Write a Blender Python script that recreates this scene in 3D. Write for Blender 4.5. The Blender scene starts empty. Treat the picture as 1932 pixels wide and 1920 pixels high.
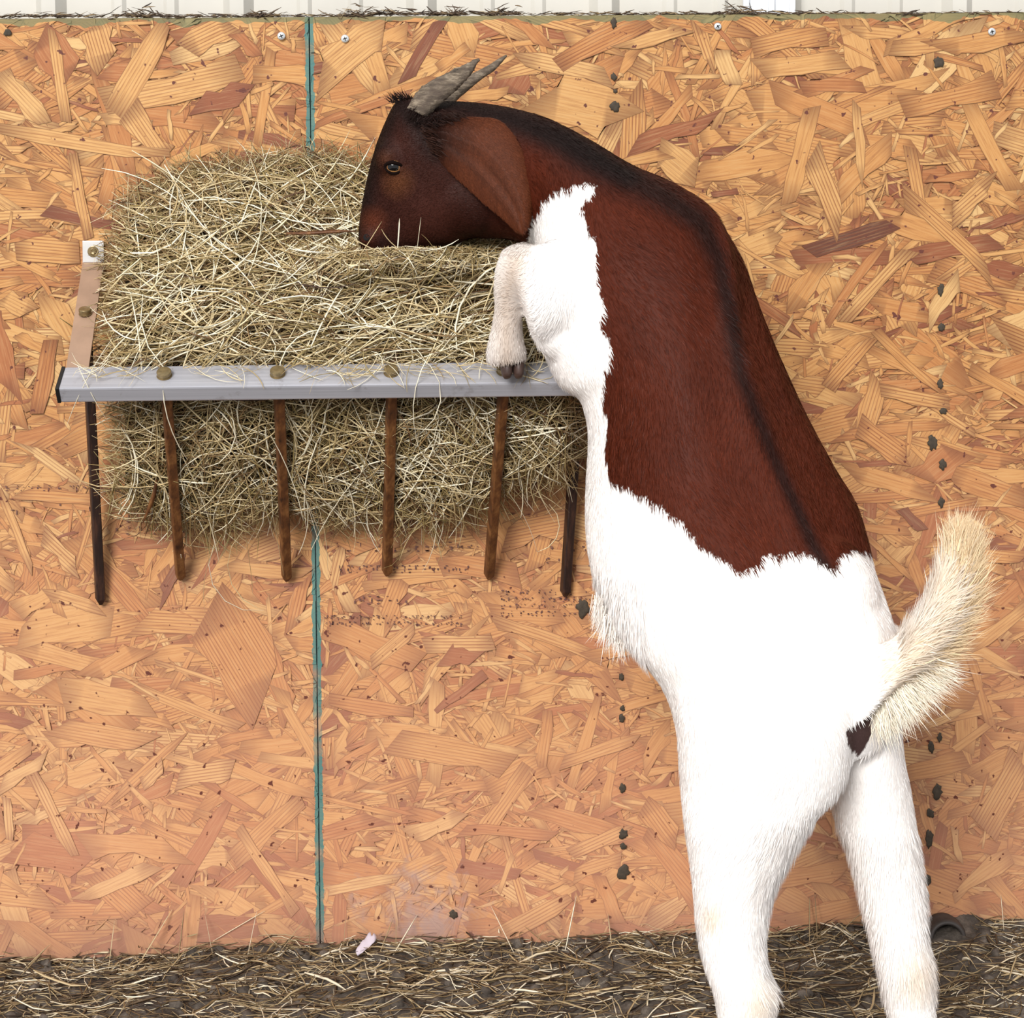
import bpy, bmesh, math, random
import numpy as np
from mathutils import Vector, Matrix
from mathutils.bvhtree import BVHTree

rng = np.random.default_rng(7)
random.seed(7)
SC = bpy.context.scene
COL = SC.collection
W, H = 1932, 1920

# ------------------------------------------------------------------ camera
FPX = 3511.0
CAM = Vector((0.0, -2.4, 1.0))
PITCH, ROLL = math.radians(3.3), -0.006
U0, V0 = 966.0, 549.0
R_CAM = (Matrix.Rotation(math.radians(90) - PITCH, 3, 'X') @ Matrix.Rotation(ROLL, 3, 'Z'))
cd = bpy.data.cameras.new('camera'); cam = bpy.data.objects.new('camera', cd); COL.objects.link(cam)
cam.matrix_world = Matrix.Translation(CAM) @ R_CAM.to_4x4()
cd.sensor_fit = 'HORIZONTAL'; cd.sensor_width = 36.0
cd.lens = FPX / W * 36.0
cd.shift_x = 0.0; cd.shift_y = (V0 - H / 2) / W
cd.clip_start = 0.05; cd.clip_end = 50
SC.camera = cam

# ------------------------------------------------------------------ light
w = bpy.data.worlds.new('world'); SC.world = w; w.use_nodes = True
bg = w.node_tree.nodes['Background']
bg.inputs[0].default_value = (0.95, 0.97, 1.0, 1); bg.inputs[1].default_value = 0.80
sd = bpy.data.lights.new('sun', 'SUN'); so = bpy.data.objects.new('sun', sd); COL.objects.link(so)
sd.energy = 3.4; sd.angle = math.radians(24); sd.color = (1.0, 0.965, 0.92)
so.rotation_euler = Vector((0.36, 1.0, -0.58)).to_track_quat('-Z', 'Y').to_euler()
so.location = (-1.2, -3, 3)
SC.view_settings.view_transform = 'Standard'; SC.view_settings.look = 'None'
SC.view_settings.exposure = 0.0; SC.view_settings.gamma = 1.0
SC.view_settings.use_curve_mapping = False

# ------------------------------------------------------------------ helpers
def ray(u, v):
    return R_CAM @ Vector(((u - U0) / FPX, -(v - V0) / FPX, -1.0))
def at(u, v, o):
    """point seen at pixel u,v standing o metres out from the wall"""
    d = ray(u, v); t = (-o - CAM.y) / d.y
    return CAM + d * t
RC = np.array(R_CAM)
CA = np.array(CAM)
def at_np(u, v, o):
    u, v, o = np.broadcast_arrays(np.asarray(u, float), np.asarray(v, float), np.asarray(o, float))
    d = np.stack([(u - U0) / FPX, -(v - V0) / FPX, -np.ones_like(u)], -1) @ RC.T
    t = (-o - CA[1]) / d[..., 1]
    return CA + d * t[..., None]
def project(P):
    q = (np.asarray(P) - CA) @ RC
    return U0 + FPX * q[..., 0] / -q[..., 2], V0 - FPX * q[..., 1] / -q[..., 2]
def srgb(r, g, b):
    f = lambda c: (c / 255 / 12.92) if c <= 10 else ((c / 255 + 0.055) / 1.055) ** 2.4
    return (f(r), f(g), f(b), 1.0)

def link(name, me, m=None, parent=None):
    o = bpy.data.objects.new(name, me); COL.objects.link(o)
    if m is not None and len(me.materials) == 0: me.materials.append(m)
    if parent is not None:
        o.parent = parent
        o.matrix_parent_inverse = parent.matrix_basis.inverted()
    return o
def empty(name, loc):
    o = bpy.data.objects.new(name, None); COL.objects.link(o); o.location = loc
    o.empty_display_size = 0.05
    return o
def tag(o, label=None, cat=None, group=None, kind=None):
    if label: o['label'] = label
    if cat: o['category'] = cat
    if group: o['group'] = group
    if kind: o['kind'] = kind
    return o
def raw_mesh(name, V, quads=None, tris=None, smooth=True):
    V = np.asarray(V, np.float32).reshape(-1, 3)
    me = bpy.data.meshes.new(name)
    me.vertices.add(len(V)); me.vertices.foreach_set('co', V.ravel())
    idx = []; start = []; n = 0
    if quads is not None and len(quads):
        q = np.asarray(quads, np.int32).reshape(-1, 4)
        idx.append(q.ravel()); start.append(np.arange(len(q)) * 4); n = len(q) * 4
    if tris is not None and len(tris):
        t = np.asarray(tris, np.int32).reshape(-1, 3)
        idx.append(t.ravel()); start.append(n + np.arange(len(t)) * 3)
    idx = np.concatenate(idx); start = np.concatenate(start)
    me.loops.add(len(idx)); me.loops.foreach_set('vertex_index', idx.astype(np.int32))
    me.polygons.add(len(start)); me.polygons.foreach_set('loop_start', start.astype(np.int32))
    me.polygons.foreach_set('use_smooth', np.full(len(start), smooth))
    me.update(calc_edges=True); me.validate()
    return me
def attr(me, name, arr, typ='FLOAT_COLOR'):
    a = me.attributes.new(name, typ, 'POINT')
    key = 'color' if typ == 'FLOAT_COLOR' else 'vector'
    a.data.foreach_set(key, np.asarray(arr, np.float32).ravel())
def bm_mesh(name, bm, smooth=False):
    bmesh.ops.recalc_face_normals(bm, faces=bm.faces)
    me = bpy.data.meshes.new(name); bm.to_mesh(me); bm.free()
    for p in me.polygons: p.use_smooth = smooth
    return me
def box_bm(bm, c, ax, ay, az, bev=0.0):
    """box: centre c, half-extent vectors ax, ay, az"""
    vs = [bm.verts.new(c + ax * i + ay * j + az * k) for i in (-1, 1) for j in (-1, 1) for k in (-1, 1)]
    fs = [(0, 1, 3, 2), (4, 6, 7, 5), (0, 4, 5, 1), (2, 3, 7, 6), (0, 2, 6, 4), (1, 5, 7, 3)]
    faces = [bm.faces.new([vs[i] for i in f]) for f in fs]
    if bev > 0:
        es = {e for f in faces for e in f.edges}
        bmesh.ops.bevel(bm, geom=list(es), offset=bev, segments=2, affect='EDGES', profile=0.6)
def lathe_bm(bm, base, axis, prof, n=24, wob=None):
    """revolve (r, h) profile about axis from base"""
    axis = axis.normalized(); e1 = axis.orthogonal().normalized(); e2 = axis.cross(e1)
    rings = []
    for r, h in prof:
        ring = []
        for i in range(n):
            a = 2 * math.pi * i / n; rr = r * (wob[i] if wob is not None else 1)
            ring.append(bm.verts.new(base + axis * h + (e1 * math.cos(a) + e2 * math.sin(a)) * rr))
        rings.append(ring)
    for a, b in zip(rings, rings[1:]):
        for i in range(n): bm.faces.new((a[i], a[(i + 1) % n], b[(i + 1) % n], b[i]))
    bm.faces.new(rings[0][::-1]); bm.faces.new(rings[-1])

def smooth_noise(P, scale, seed=0):
    """cheap value noise on (N,2/3) points by summed sines"""
    r = np.random.default_rng(seed); P = np.asarray(P, float); out = 0
    for k in range(6):
        d = r.normal(size=P.shape[-1]); d /= np.linalg.norm(d)
        out = out + np.sin((P @ d) * scale * (0.7 + 0.25 * k) + r.uniform(0, 6.28))
    return out / 3.0

# ------------------------------------------------------------------ materials
def mat(name):
    m = bpy.data.materials.new(name); m.use_nodes = True
    nt = m.node_tree
    return m, nt, nt.nodes['Principled BSDF']
def N(nt, typ, **kw):
    n = nt.nodes.new(typ)
    for k, v in kw.items(): setattr(n, k, v)
    return n
def math_n(nt, op, a, b=None, c=None, clamp=False):
    n = N(nt, 'ShaderNodeMath', operation=op); n.use_clamp = clamp
    for i, x in enumerate((a, b, c)):
        if x is None: continue
        if isinstance(x, (int, float)): n.inputs[i].default_value = x
        else: nt.links.new(x, n.inputs[i])
    return n.outputs[0]
def mix_c(nt, f, a, b, typ='MIX'):
    n = N(nt, 'ShaderNodeMix', data_type='RGBA', blend_type=typ)
    for s, x in ((n.inputs[0], f), (n.inputs[6], a), (n.inputs[7], b)):
        if isinstance(x, (int, float)): s.default_value = x
        elif isinstance(x, tuple): s.default_value = x
        else: nt.links.new(x, s)
    return n.outputs[2]
def ramp(nt, f, stops, interp='LINEAR'):
    n = N(nt, 'ShaderNodeValToRGB'); n.color_ramp.interpolation = interp
    els = n.color_ramp.elements
    while len(els) < len(stops): els.new(0.5)
    for e, (p, c) in zip(els, stops): e.position = p; e.color = c
    nt.links.new(f, n.inputs[0]); return n.outputs[0]
def noise(nt, vec, scale, detail=3, rough=0.6):
    n = N(nt, 'ShaderNodeTexNoise'); n.inputs['Scale'].default_value = scale
    n.inputs['Detail'].default_value = detail; n.inputs['Roughness'].default_value = rough
    if vec is not None: nt.links.new(vec, n.inputs['Vector'])
    return n.outputs['Fac']
def simple(name, col, rough=0.6, metal=0.0, var=0.15, scale=40, bump=0.0):
    m, nt, b = mat(name)
    tc = N(nt, 'ShaderNodeTexCoord').outputs['Object']
    f = noise(nt, tc, scale, 4)
    dark = tuple(c * (1 - var) for c in col[:3]) + (1,)
    lite = tuple(min(1, c * (1 + var)) for c in col[:3]) + (1,)
    nt.links.new(ramp(nt, f, [(0.3, dark), (0.7, lite)]), b.inputs['Base Color'])
    b.inputs['Roughness'].default_value = rough; b.inputs['Metallic'].default_value = metal
    if bump:
        bn = N(nt, 'ShaderNodeBump'); bn.inputs['Strength'].default_value = bump; bn.inputs['Distance'].default_value = 0.002
        nt.links.new(f, bn.inputs['Height']); nt.links.new(bn.outputs[0], b.inputs['Normal'])
    return m

SEAM = at(594, 900, 0).x
ZTOP = at(900, 30, 0).z

def make_osb():
    m, nt, b = mat('oriented_strand_board')
    L = nt.links.new
    fu = N(nt, 'ShaderNodeAttribute', attribute_name='fuv').outputs['Vector']     # along, across (cm), seed
    ca = N(nt, 'ShaderNodeAttribute', attribute_name='flake').outputs['Color']
    s = N(nt, 'ShaderNodeSeparateColor'); L(ca, s.inputs[0])
    edge = N(nt, 'ShaderNodeAttribute', attribute_name='flake').outputs['Alpha']
    obj = N(nt, 'ShaderNodeTexCoord').outputs['Object']
    sx = N(nt, 'ShaderNodeSeparateXYZ'); L(obj, sx.inputs[0])
    # grain: stretched noise + growth-ring lines that run along each strand
    mp = N(nt, 'ShaderNodeMapping'); mp.inputs['Scale'].default_value = (0.22, 4.0, 1.0); L(fu, mp.inputs[0])
    fib = noise(nt, mp.outputs[0], 1.0, 5, 0.65)
    mp2 = N(nt, 'ShaderNodeMapping'); mp2.inputs['Scale'].default_value = (0.10, 1.0, 1.0); L(fu, mp2.inputs[0])
    wv = N(nt, 'ShaderNodeTexWave', wave_type='BANDS', bands_direction='Y', wave_profile='SIN')
    wv.inputs['Scale'].default_value = 0.75; wv.inputs['Distortion'].default_value = 1.1
    wv.inputs['Detail'].default_value = 2; wv.inputs['Detail Scale'].default_value = 1.2
    L(mp2.outputs[0], wv.inputs['Vector'])
    rings = ramp(nt, wv.outputs['Fac'], [(0.0, (1, 1, 1, 1)), (0.30, (0.25, 0.25, 0.25, 1)), (0.5, (0, 0, 0, 1))])
    amt = math_n(nt, 'MULTIPLY', rings, math_n(nt, 'MULTIPLY', s.outputs[1], 0.85))
    base = ramp(nt, s.outputs[0], [(0.0, srgb(104, 52, 34)), (0.06, srgb(150, 80, 50)), (0.16, srgb(184, 108, 62)), (0.34, srgb(208, 135, 74)),
                                   (0.6, srgb(221, 153, 86)), (0.85, srgb(230, 169, 102)), (1.0, srgb(238, 186, 122))])
    c = mix_c(nt, amt, base, srgb(150, 80, 40))
    c = mix_c(nt, math_n(nt, 'MULTIPLY', math_n(nt, 'SUBTRACT', fib, 0.5, clamp=True), 2.6, clamp=True), c, srgb(150, 82, 42))
    c = mix_c(nt, math_n(nt, 'MULTIPLY', math_n(nt, 'SUBTRACT', 0.5, fib, clamp=True), 1.2, clamp=True), c, srgb(246, 205, 146))
    # dark outline painted along the strand edges
    c = mix_c(nt, math_n(nt, 'MULTIPLY', edge, 0.80), c, srgb(112, 56, 28))
    c = mix_c(nt, 1.0, c, (0.79, 0.855, 0.88, 1), 'MULTIPLY')
    # dried pink dust lower down, where animals rub and splash the board
    low = math_n(nt, 'MULTIPLY_ADD', sx.outputs['Z'], -1.55, 1.22, clamp=True)
    lown = math_n(nt, 'MULTIPLY', low, math_n(nt, 'MULTIPLY_ADD', noise(nt, obj, 5, 3), 0.5, 0.42), clamp=True)
    c = mix_c(nt, lown, c, mix_c(nt, 0.42, c, srgb(232, 172, 146)))
    # duller towards the right side
    right = math_n(nt, 'MULTIPLY', math_n(nt, 'SUBTRACT', sx.outputs['X'], 0.05, clamp=True), 1.1, clamp=True)
    c = mix_c(nt, math_n(nt, 'MULTIPLY', right, 0.55), c, mix_c(nt, 1.0, c, (0.80, 0.78, 0.76, 1), 'MULTIPLY'))
    # pitch specks
    sp = noise(nt, obj, 95, 2, 0.5)
    c = mix_c(nt, ramp(nt, sp, [(0.69, (0, 0, 0, 1)), (0.73, (1, 1, 1, 1))]), c, srgb(96, 44, 30))
    # green edge seal at the seam and the top edge
    nz = noise(nt, obj, 60, 4, 0.7)
    nz2 = noise(nt, obj, 14, 3, 0.6)
    dx = math_n(nt, 'ABSOLUTE', math_n(nt, 'SUBTRACT', sx.outputs['X'], SEAM))
    lim = math_n(nt, 'MULTIPLY_ADD', nz, 0.009, 0.0008)
    g = math_n(nt, 'LESS_THAN', dx, lim)
    c = mix_c(nt, math_n(nt, 'MULTIPLY', g, ramp(nt, nz2, [(0.36, (0.25, 0.25, 0.25, 1)), (0.5, (0.9, 0.9, 0.9, 1))])), c, srgb(62, 122, 118))
    dz = math_n(nt, 'SUBTRACT', ZTOP, sx.outputs['Z'])
    lim2 = math_n(nt, 'MULTIPLY_ADD', nz2, 0.045, -0.0155)
    g2 = math_n(nt, 'LESS_THAN', dz, lim2)
    c = mix_c(nt, math_n(nt, 'MULTIPLY', g2, 0.75), c, srgb(104, 112, 76))
    # grey mud smear near the foot of the board
    P = at(795, 1745, 0)
    d2 = N(nt, 'ShaderNodeVectorMath', operation='DISTANCE'); L(obj, d2.inputs[0]); d2.inputs[1].default_value = (P.x, P.y, P.z)
    sm = math_n(nt, 'MULTIPLY_ADD', d2.outputs['Value'], -12.0, math_n(nt, 'MULTIPLY_ADD', noise(nt, obj, 26, 6, 0.75), 4.0, -1.05), clamp=True)
    c = mix_c(nt, math_n(nt, 'MULTIPLY', sm, 0.8), c, srgb(172, 146, 140))
    # dirt at the foot
    ft = math_n(nt, 'MULTIPLY_ADD', sx.outputs['Z'], -14.0, math_n(nt, 'MULTIPLY_ADD', noise(nt, obj, 9, 4, 0.7), 1.5, 0.05), clamp=True)
    c = mix_c(nt, math_n(nt, 'MULTIPLY', ft, 0.7), c, srgb(150, 110, 92))
    L(c, b.inputs['Base Color'])
    b.inputs['Roughness'].default_value = 0.62
    bn = N(nt, 'ShaderNodeBump'); bn.inputs['Strength'].default_value = 0.25; bn.inputs['Distance'].default_value = 0.0012
    L(fib, bn.inputs['Height']); L(bn.outputs[0], b.inputs['Normal'])
    return m
M_OSB = make_osb()

def make_hay(name, stops, rough=0.55):
    m, nt, b = mat(name)
    a = N(nt, 'ShaderNodeAttribute', attribute_name='tint')
    s = N(nt, 'ShaderNodeSeparateColor'); nt.links.new(a.outputs['Color'], s.inputs[0])
    c = ramp(nt, s.outputs[0], stops)
    nt.links.new(c, b.inputs['Base Color']); b.inputs['Roughness'].default_value = rough
    return m
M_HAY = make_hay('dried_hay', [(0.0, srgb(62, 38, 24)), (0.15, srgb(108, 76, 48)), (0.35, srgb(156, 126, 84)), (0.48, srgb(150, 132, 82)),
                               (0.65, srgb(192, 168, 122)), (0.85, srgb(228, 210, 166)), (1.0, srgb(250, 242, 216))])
M_LIT = make_hay('old_straw', [(0.0, srgb(52, 38, 28)), (0.35, srgb(88, 68, 48)), (0.6, srgb(140, 116, 80)), (0.8, srgb(196, 174, 134)), (1.0, srgb(244, 232, 206))])
M_HAYCORE = simple('hay_gap_shade', srgb(40, 28, 16), 0.9, var=0.5, scale=120, bump=0.5)  # core coloured near black to paint the shadow gaps between strands
M_DIRT = None
def make_dirt():
    m, nt, b = mat('barn_dirt')
    tc = N(nt, 'ShaderNodeTexCoord').outputs['Object']
    f = noise(nt, tc, 38, 8, 0.7)
    c = ramp(nt, f, [(0.3, srgb(42, 36, 32)), (0.5, srgb(84, 75, 67)), (0.72, srgb(132, 121, 110))])
    nt.links.new(c, b.inputs['Base Color']); b.inputs['Roughness'].default_value = 0.95
    bn = N(nt, 'ShaderNodeBump'); bn.inputs['Strength'].default_value = 0.8; bn.inputs['Distance'].default_value = 0.006
    nt.links.new(f, bn.inputs['Height']); nt.links.new(bn.outputs[0], b.inputs['Normal'])
    return m
M_DIRT = make_dirt()
def make_alu():
    m, nt, b = mat('brushed_aluminium')
    tc = N(nt, 'ShaderNodeTexCoord').outputs['Object']
    mp = N(nt, 'ShaderNodeMapping'); mp.inputs['Scale'].default_value = (3, 220, 220); nt.links.new(tc, mp.inputs[0])
    f = noise(nt, mp.outputs[0], 1.0, 4, 0.7)
    g = noise(nt, tc, 30, 5, 0.7)
    c = ramp(nt, f, [(0.3, srgb(164, 164, 171)), (0.7, srgb(187, 187, 194))])
    c = mix_c(nt, ramp(nt, g, [(0.58, (0, 0, 0, 1)), (0.75, (0.7, 0.7, 0.7, 1))]), c, srgb(122, 114, 112))
    nt.links.new(c, b.inputs['Base Color'])
    b.inputs['Metallic'].default_value = 0.25; b.inputs['Roughness'].default_value = 0.4
    return m
M_ALU = make_alu()
M_PLATE = simple('worn_galvanized_steel', srgb(214, 212, 210), 0.35, 0.35, var=0.1, scale=30)
M_ARM = simple('dusty_steel_strap', srgb(172, 142, 120), 0.5, 0.3, var=0.12, scale=25)
def make_rust(name, a, b_, c_):
    m, nt, b = mat(name)
    tc = N(nt, 'ShaderNodeTexCoord').outputs['Object']
    mp = N(nt, 'ShaderNodeMapping'); mp.inputs['Scale'].default_value = (90, 90, 9); nt.links.new(tc, mp.inputs[0])
    f = noise(nt, mp.outputs[0], 1.0, 5, 0.65)
    nt.links.new(ramp(nt, f, [(0.3, a), (0.5, b_), (0.72, c_)]), b.inputs['Base Color'])
    b.inputs['Roughness'].default_value = 0.5; b.inputs['Metallic'].default_value = 0.15
    return m
M_ROD = make_rust('rusty_brown_bar', srgb(54, 31, 18), srgb(104, 64, 34), srgb(150, 104, 60))
M_RODD = make_rust('dark_brown_bar', srgb(22, 15, 13), srgb(48, 30, 24), srgb(92, 60, 44))
M_BOLT = simple('tarnished_brass_bolt', srgb(136, 118, 84), 0.3, 0.5, var=0.3, scale=160)
M_BLACK = simple('black_plastic', srgb(16, 16, 17), 0.5)
M_SCREW = simple('zinc_screw', srgb(226, 230, 232), 0.3, 0.6, var=0.08)
M_RECESS = simple('dark_recess', srgb(48, 46, 44), 0.7)
M_NAIL = simple('blackened_nail', srgb(64, 54, 42), 0.75, var=0.35, scale=220)
M_INK = simple('faded_stamp_ink', srgb(108, 74, 68), 0.85, var=0.3, scale=200)
M_SIDING = simple('white_painted_steel', srgb(204, 201, 192), 0.4, 0.0, var=0.06, scale=9)
M_TRIM = simple('bright_white_steel', srgb(226, 229, 233), 0.35, 0.0, var=0.03)
M_RUBBER = simple('weathered_black_pipe', srgb(58, 52, 49), 0.6, var=0.3, scale=60, bump=0.3)
M_FEATHER = simple('pale_feather', srgb(196, 184, 194), 0.8, var=0.06)
M_PALEWOOD = simple('pale_chip', srgb(222, 206, 196), 0.8, var=0.1)

# ------------------------------------------------------------------ wall: OSB boards, built up from strands
def build_panel(name, x0, x1, specials, n_big, n_small, seed):
    r = np.random.default_rng(seed)
    zb = -0.12
    V = [[x0, 0, zb], [x1, 0, zb], [x1, 0, ZTOP], [x0, 0, ZTOP], [x0, .011, zb], [x1, .011, zb], [x1, .011, ZTOP], [x0, .011, ZTOP]]
    Q = [[0, 1, 2, 3], [5, 4, 7, 6], [3, 2, 6, 7], [1, 0, 4, 5], [0, 3, 7, 4], [1, 5, 6, 2]]
    FU = [[v[0] * 100, v[2] * 100, 0] for v in V]; CO = [[.22, 0.3, .4, 0.]] * 8
    V = list(V); Q = list(Q)
    def clip(P):     # cut strands at the board edge
        P[:, 0] = np.clip(P[:, 0], x0 + .0004, x1 - .0004); P[:, 2] = np.clip(P[:, 2], zb, ZTOP - .0004); return P
    placed = np.zeros((60000, 4)); np_ = 0
    def flake(cx, cz, L, wd, ang, y, tint, ring, seed_):
        nonlocal V, Q, np_
        lev = round(-y / 1.0e-5)                 # no two overlapping strands share a layer
        near = placed[:np_]; near = near[np.hypot(near[:, 0] - cx, near[:, 1] - cz) < (near[:, 2] + L) * .62 + .01]
        used = set(near[:, 3].astype(int))
        while lev in used: lev += 1
        placed[np_] = (cx, cz, L, lev); np_ += 1; y = -lev * 1.0e-5
        K = 5
        t = np.linspace(-.5, .5, K)
        # irregular outline, split ends
        up = wd * (.5 + .10 * r.normal(size=K)); dn = -wd * (.5 + .10 * r.normal(size=K))
        sk = r.normal() * wd * .5
        if r.random() < .28: up[0] *= r.uniform(.25, .8)
        if r.random() < .28: dn[-1] *= r.uniform(.25, .8)
        if r.random() < .2: up[-1] *= r.uniform(.1, .7)
        bend = r.normal() * L * .02 * (1 - 4 * t * t)
        ca, sa = math.cos(ang), math.sin(ang)
        rows = []
        up = np.maximum(up, wd * .04); dn = np.minimum(dn, -wd * .04)
        e = np.minimum(.0011, (up - dn) * .2)
        for k, off in enumerate((dn, dn + e, up - e, up)):
            a = t * L + np.clip(sk, -.2 * L, .2 * L) * (np.array([0, .04, .96, 1])[k] - .5) * 2 * (np.abs(t) > .4)
            bb = off + bend
            P = np.stack([cx + a * ca - bb * sa, np.full(K, y), cz + a * sa + bb * ca], 1)
            rows.append((clip(P), np.stack([a * 100 + seed_ * 37, bb * 100 + seed_ * 3.1, np.full(K, seed_)], 1),
                         np.full(K, 1.0 if k in (0, 3) else 0.0)))
        base = len(V)
        for P, F, E in rows:
            V += P.tolist(); FU.extend(F.tolist())
            for j in range(K): CO.append([tint, ring, seed_ % 1, E[j] if 0 < j < K - 1 else max(E[j], .75)])
        for k in range(3):
            for j in range(K - 1):
                a = base + k * K + j
                Q.append([a, a + 1, a + K + 1, a + K])
    W_ = x1 - x0; HZ = ZTOP - zb
    def tint():
        q = r.random()
        if q < .045: return r.uniform(0.03, .16)
        if q < .17: return r.uniform(.16, .36)
        return np.clip(r.normal(.64, .17), .3, 1)
    # layer order by depth
    nb = int(n_big * W_ / 1.4); ns = int(n_small * W_ / 1.4)
    for i in range(nb):
        L = r.uniform(.045, .15); wd = np.clip(r.lognormal(-4.05, .5), .006, .042)
        ang = r.normal(0, .42) if r.random() < .62 else r.uniform(-1.57, 1.57)
        flake(r.uniform(x0, x1), r.uniform(zb, ZTOP), L, wd, ang, -.0002 - .0028 * (i + r.random()) / nb, tint(), float(r.random() < .6) * r.uniform(.3, 1), r.uniform(0, 50))
    for i in range(ns):
        L = r.uniform(.012, .06); wd = r.uniform(.0018, .007)
        ang = r.normal(0, .6) if r.random() < .5 else r.uniform(-1.57, 1.57)
        flake(r.uniform(x0, x1), r.uniform(zb, ZTOP), L, wd, ang, -.0010 - .0020 * r.random(), tint() if r.random() < .6 else r.uniform(.75, 1), 0.1, r.uniform(0, 50))
    for k, (u1, v1, u2, v2, wpx, ti, ri) in enumerate(specials):
        a = at(u1, v1, .002); b = at(u2, v2, .002)
        if not (x0 - .02 < (a.x + b.x) / 2 < x1 + .02): continue
        d = b - a
        flake((a.x + b.x) / 2, (a.z + b.z) / 2, math.hypot(d.x, d.z), wpx / 1463, math.atan2(d.z, d.x), -.0033 - k * 8e-6, ti, ri, 3.3 * k)
    me = raw_mesh(name, V, quads=Q, smooth=False)
    attr(me, 'fuv', FU, 'FLOAT_VECTOR'); attr(me, 'flake', CO)
    o = link(name, me, M_OSB); o['kind'] = 'structure'
    return o
SPECIAL = [  # u1 v1 u2 v2 width tint ring
    (1526, 474, 1686, 424, 30, 0.0, .6), (1712, 480, 1880, 455, 34, .10, .9), (1850, 430, 1932, 402, 18, .07, .5), (395, 1150, 500, 1325, 120, .5, .9), (193, 190, 455, 135, 50, .85, .7),
    (215, 212, 315, 45, 40, .8, .5), (0, 138, 88, 230, 40, .9, .5), (100, 55, 125, 230, 22, .8, .6), (245, 205, 310, 300, 44, .85, .8), (352, 90, 440, 48, 46, .8, .9),
    (370, 195, 465, 178, 36, .08, .3), (765, 150, 835, 35, 26, .04, .2), (600, 150, 720, 50, 62, .85, .5), (180, 38, 205, 120, 50, .8, .9), (440, 62, 485, 108, 22, .2, .5),
    (0, 240, 320, 290, 26, .85, .5), (1015, 180, 1180, 215, 98, .8, .2), (980, 108, 1150, 145, 30, .9, .6), (1050, 120, 1220, 32, 46, .35, .9), (1170, 90, 1290, 55, 22, .85, .4),
    (1190, 275, 1350, 225, 30, .12, .8), (1360, 95, 1385, 160, 30, .95, .2), (1430, 130, 1590, 110, 46, .75, .2), (1420, 95, 1560, 65, 40, .6, .8), (1680, 90, 1860, 80, 28, .75, .5),
    (1615, 195, 1625, 345, 18, .85, .3), (1530, 290, 1590, 435, 38, .85, .9), (1705, 370, 1870, 520, 28, .7, .8), (1750, 605, 1805, 525, 26, .95, .15), (1590, 605, 1715, 470, 26, .85, .8),
    (1795, 405, 1870, 340, 34, .85, .9), (1560, 730, 1645, 635, 26, .6, .9), (1650, 625, 1780, 740, 18, .6, .5), (1620, 800, 1715, 870, 44, .5, .9), (1660, 735, 1790, 760, 26, .75, .9),
    (1250, 280, 1310, 330, 60, .85, .4), (1170, 310, 1260, 290, 20, .7, .4), (1590, 1210, 1700, 1120, 26, .7, .6), (1850, 1560, 1925, 1430, 60, .8, .9), (1795, 1690, 1905, 1610, 34, .85, .2), (1800, 1560, 1810, 1625, 14, .95, .1),
    (1220, 1515, 1275, 1590, 50, .6, .9), (1770, 90, 1932, 60, 36, .6, .4), (1700, 200, 1880, 160, 50, .5, .6), (60, 1455, 138, 1615, 24, .9, .9), (0, 1480, 85, 1435, 26, .95, .2), (115, 1310, 285, 1340, 56, .8, .2),
    (150, 1695, 290, 1630, 26, .95, .2), (110, 1370, 280, 1400, 40, .7, .6), (160, 1590, 350, 1610, 44, .6, .2), (335, 1470, 440, 1455, 38, .9, .9), (270, 1480, 310, 1440, 24, .9, .8), (390, 1475, 490, 1535, 16, .25, .5),
    (450, 1560, 560, 1720, 20, .85, .6), (620, 1320, 780, 1345, 26, .4, .8), (820, 1340, 915, 1270, 18, .1, .5), (620, 1180, 790, 1250, 50, .45, .2), (800, 1215, 930, 1215, 34, .9, .9), (930, 1170, 1130, 1240, 24, .75, .7),
    (700, 1250, 780, 1180, 26, .85, .7), (840, 1230, 900, 1240, 40, .12, .3), (770, 1575, 870, 1535, 30, .95, .2), (870, 1565, 1045, 1580, 24, .3, .6), (740, 1400, 960, 1440, 50, .7, .7), (300, 1130, 345, 1060, 22, .02, .5),
    (80, 1010, 150, 1075, 30, .9, .9), (0, 930, 60, 1075, 16, .85, .5), (90, 1120, 190, 1150, 22, .85, .6), (30, 930, 190, 940, 26, .55, .6), (70, 780, 95, 640, 30, .3, .8), (140, 290, 170, 450, 22, .8, .9),
    (100, 560, 150, 650, 40, .8, .2), (30, 470, 150, 480, 44, .7, .8), (0, 560, 60, 590, 40, .8, .5), (930, 1770, 1075, 1690, 34, .85, .8), (1130, 1650, 1165, 1740, 30, .4, .3), (1060, 1440, 1200, 1390, 30, .7, .6),
    (1290, 1215, 1110, 1240, 30, .6, .5), (950, 1010, 1080, 985, 50, .55, .9), (620, 1000, 700, 1030, 40, .5, .6), (1460, 1660, 1600, 1640, 40, .6, .4), (1480, 1740, 1640, 1700, 36, .6, .5), (1700, 960, 1740, 1000, 20, .02, .2), (1790, 1040, 1932, 1055, 30, .6, .7)]
XL, XR = -1.7, 1.7
build_panel('wall_back', XL, SEAM - .0006, SPECIAL, 4500, 7200, 11)
build_panel('wall_back', SEAM + .0006, XR, SPECIAL, 4500, 7200, 23)

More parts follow.
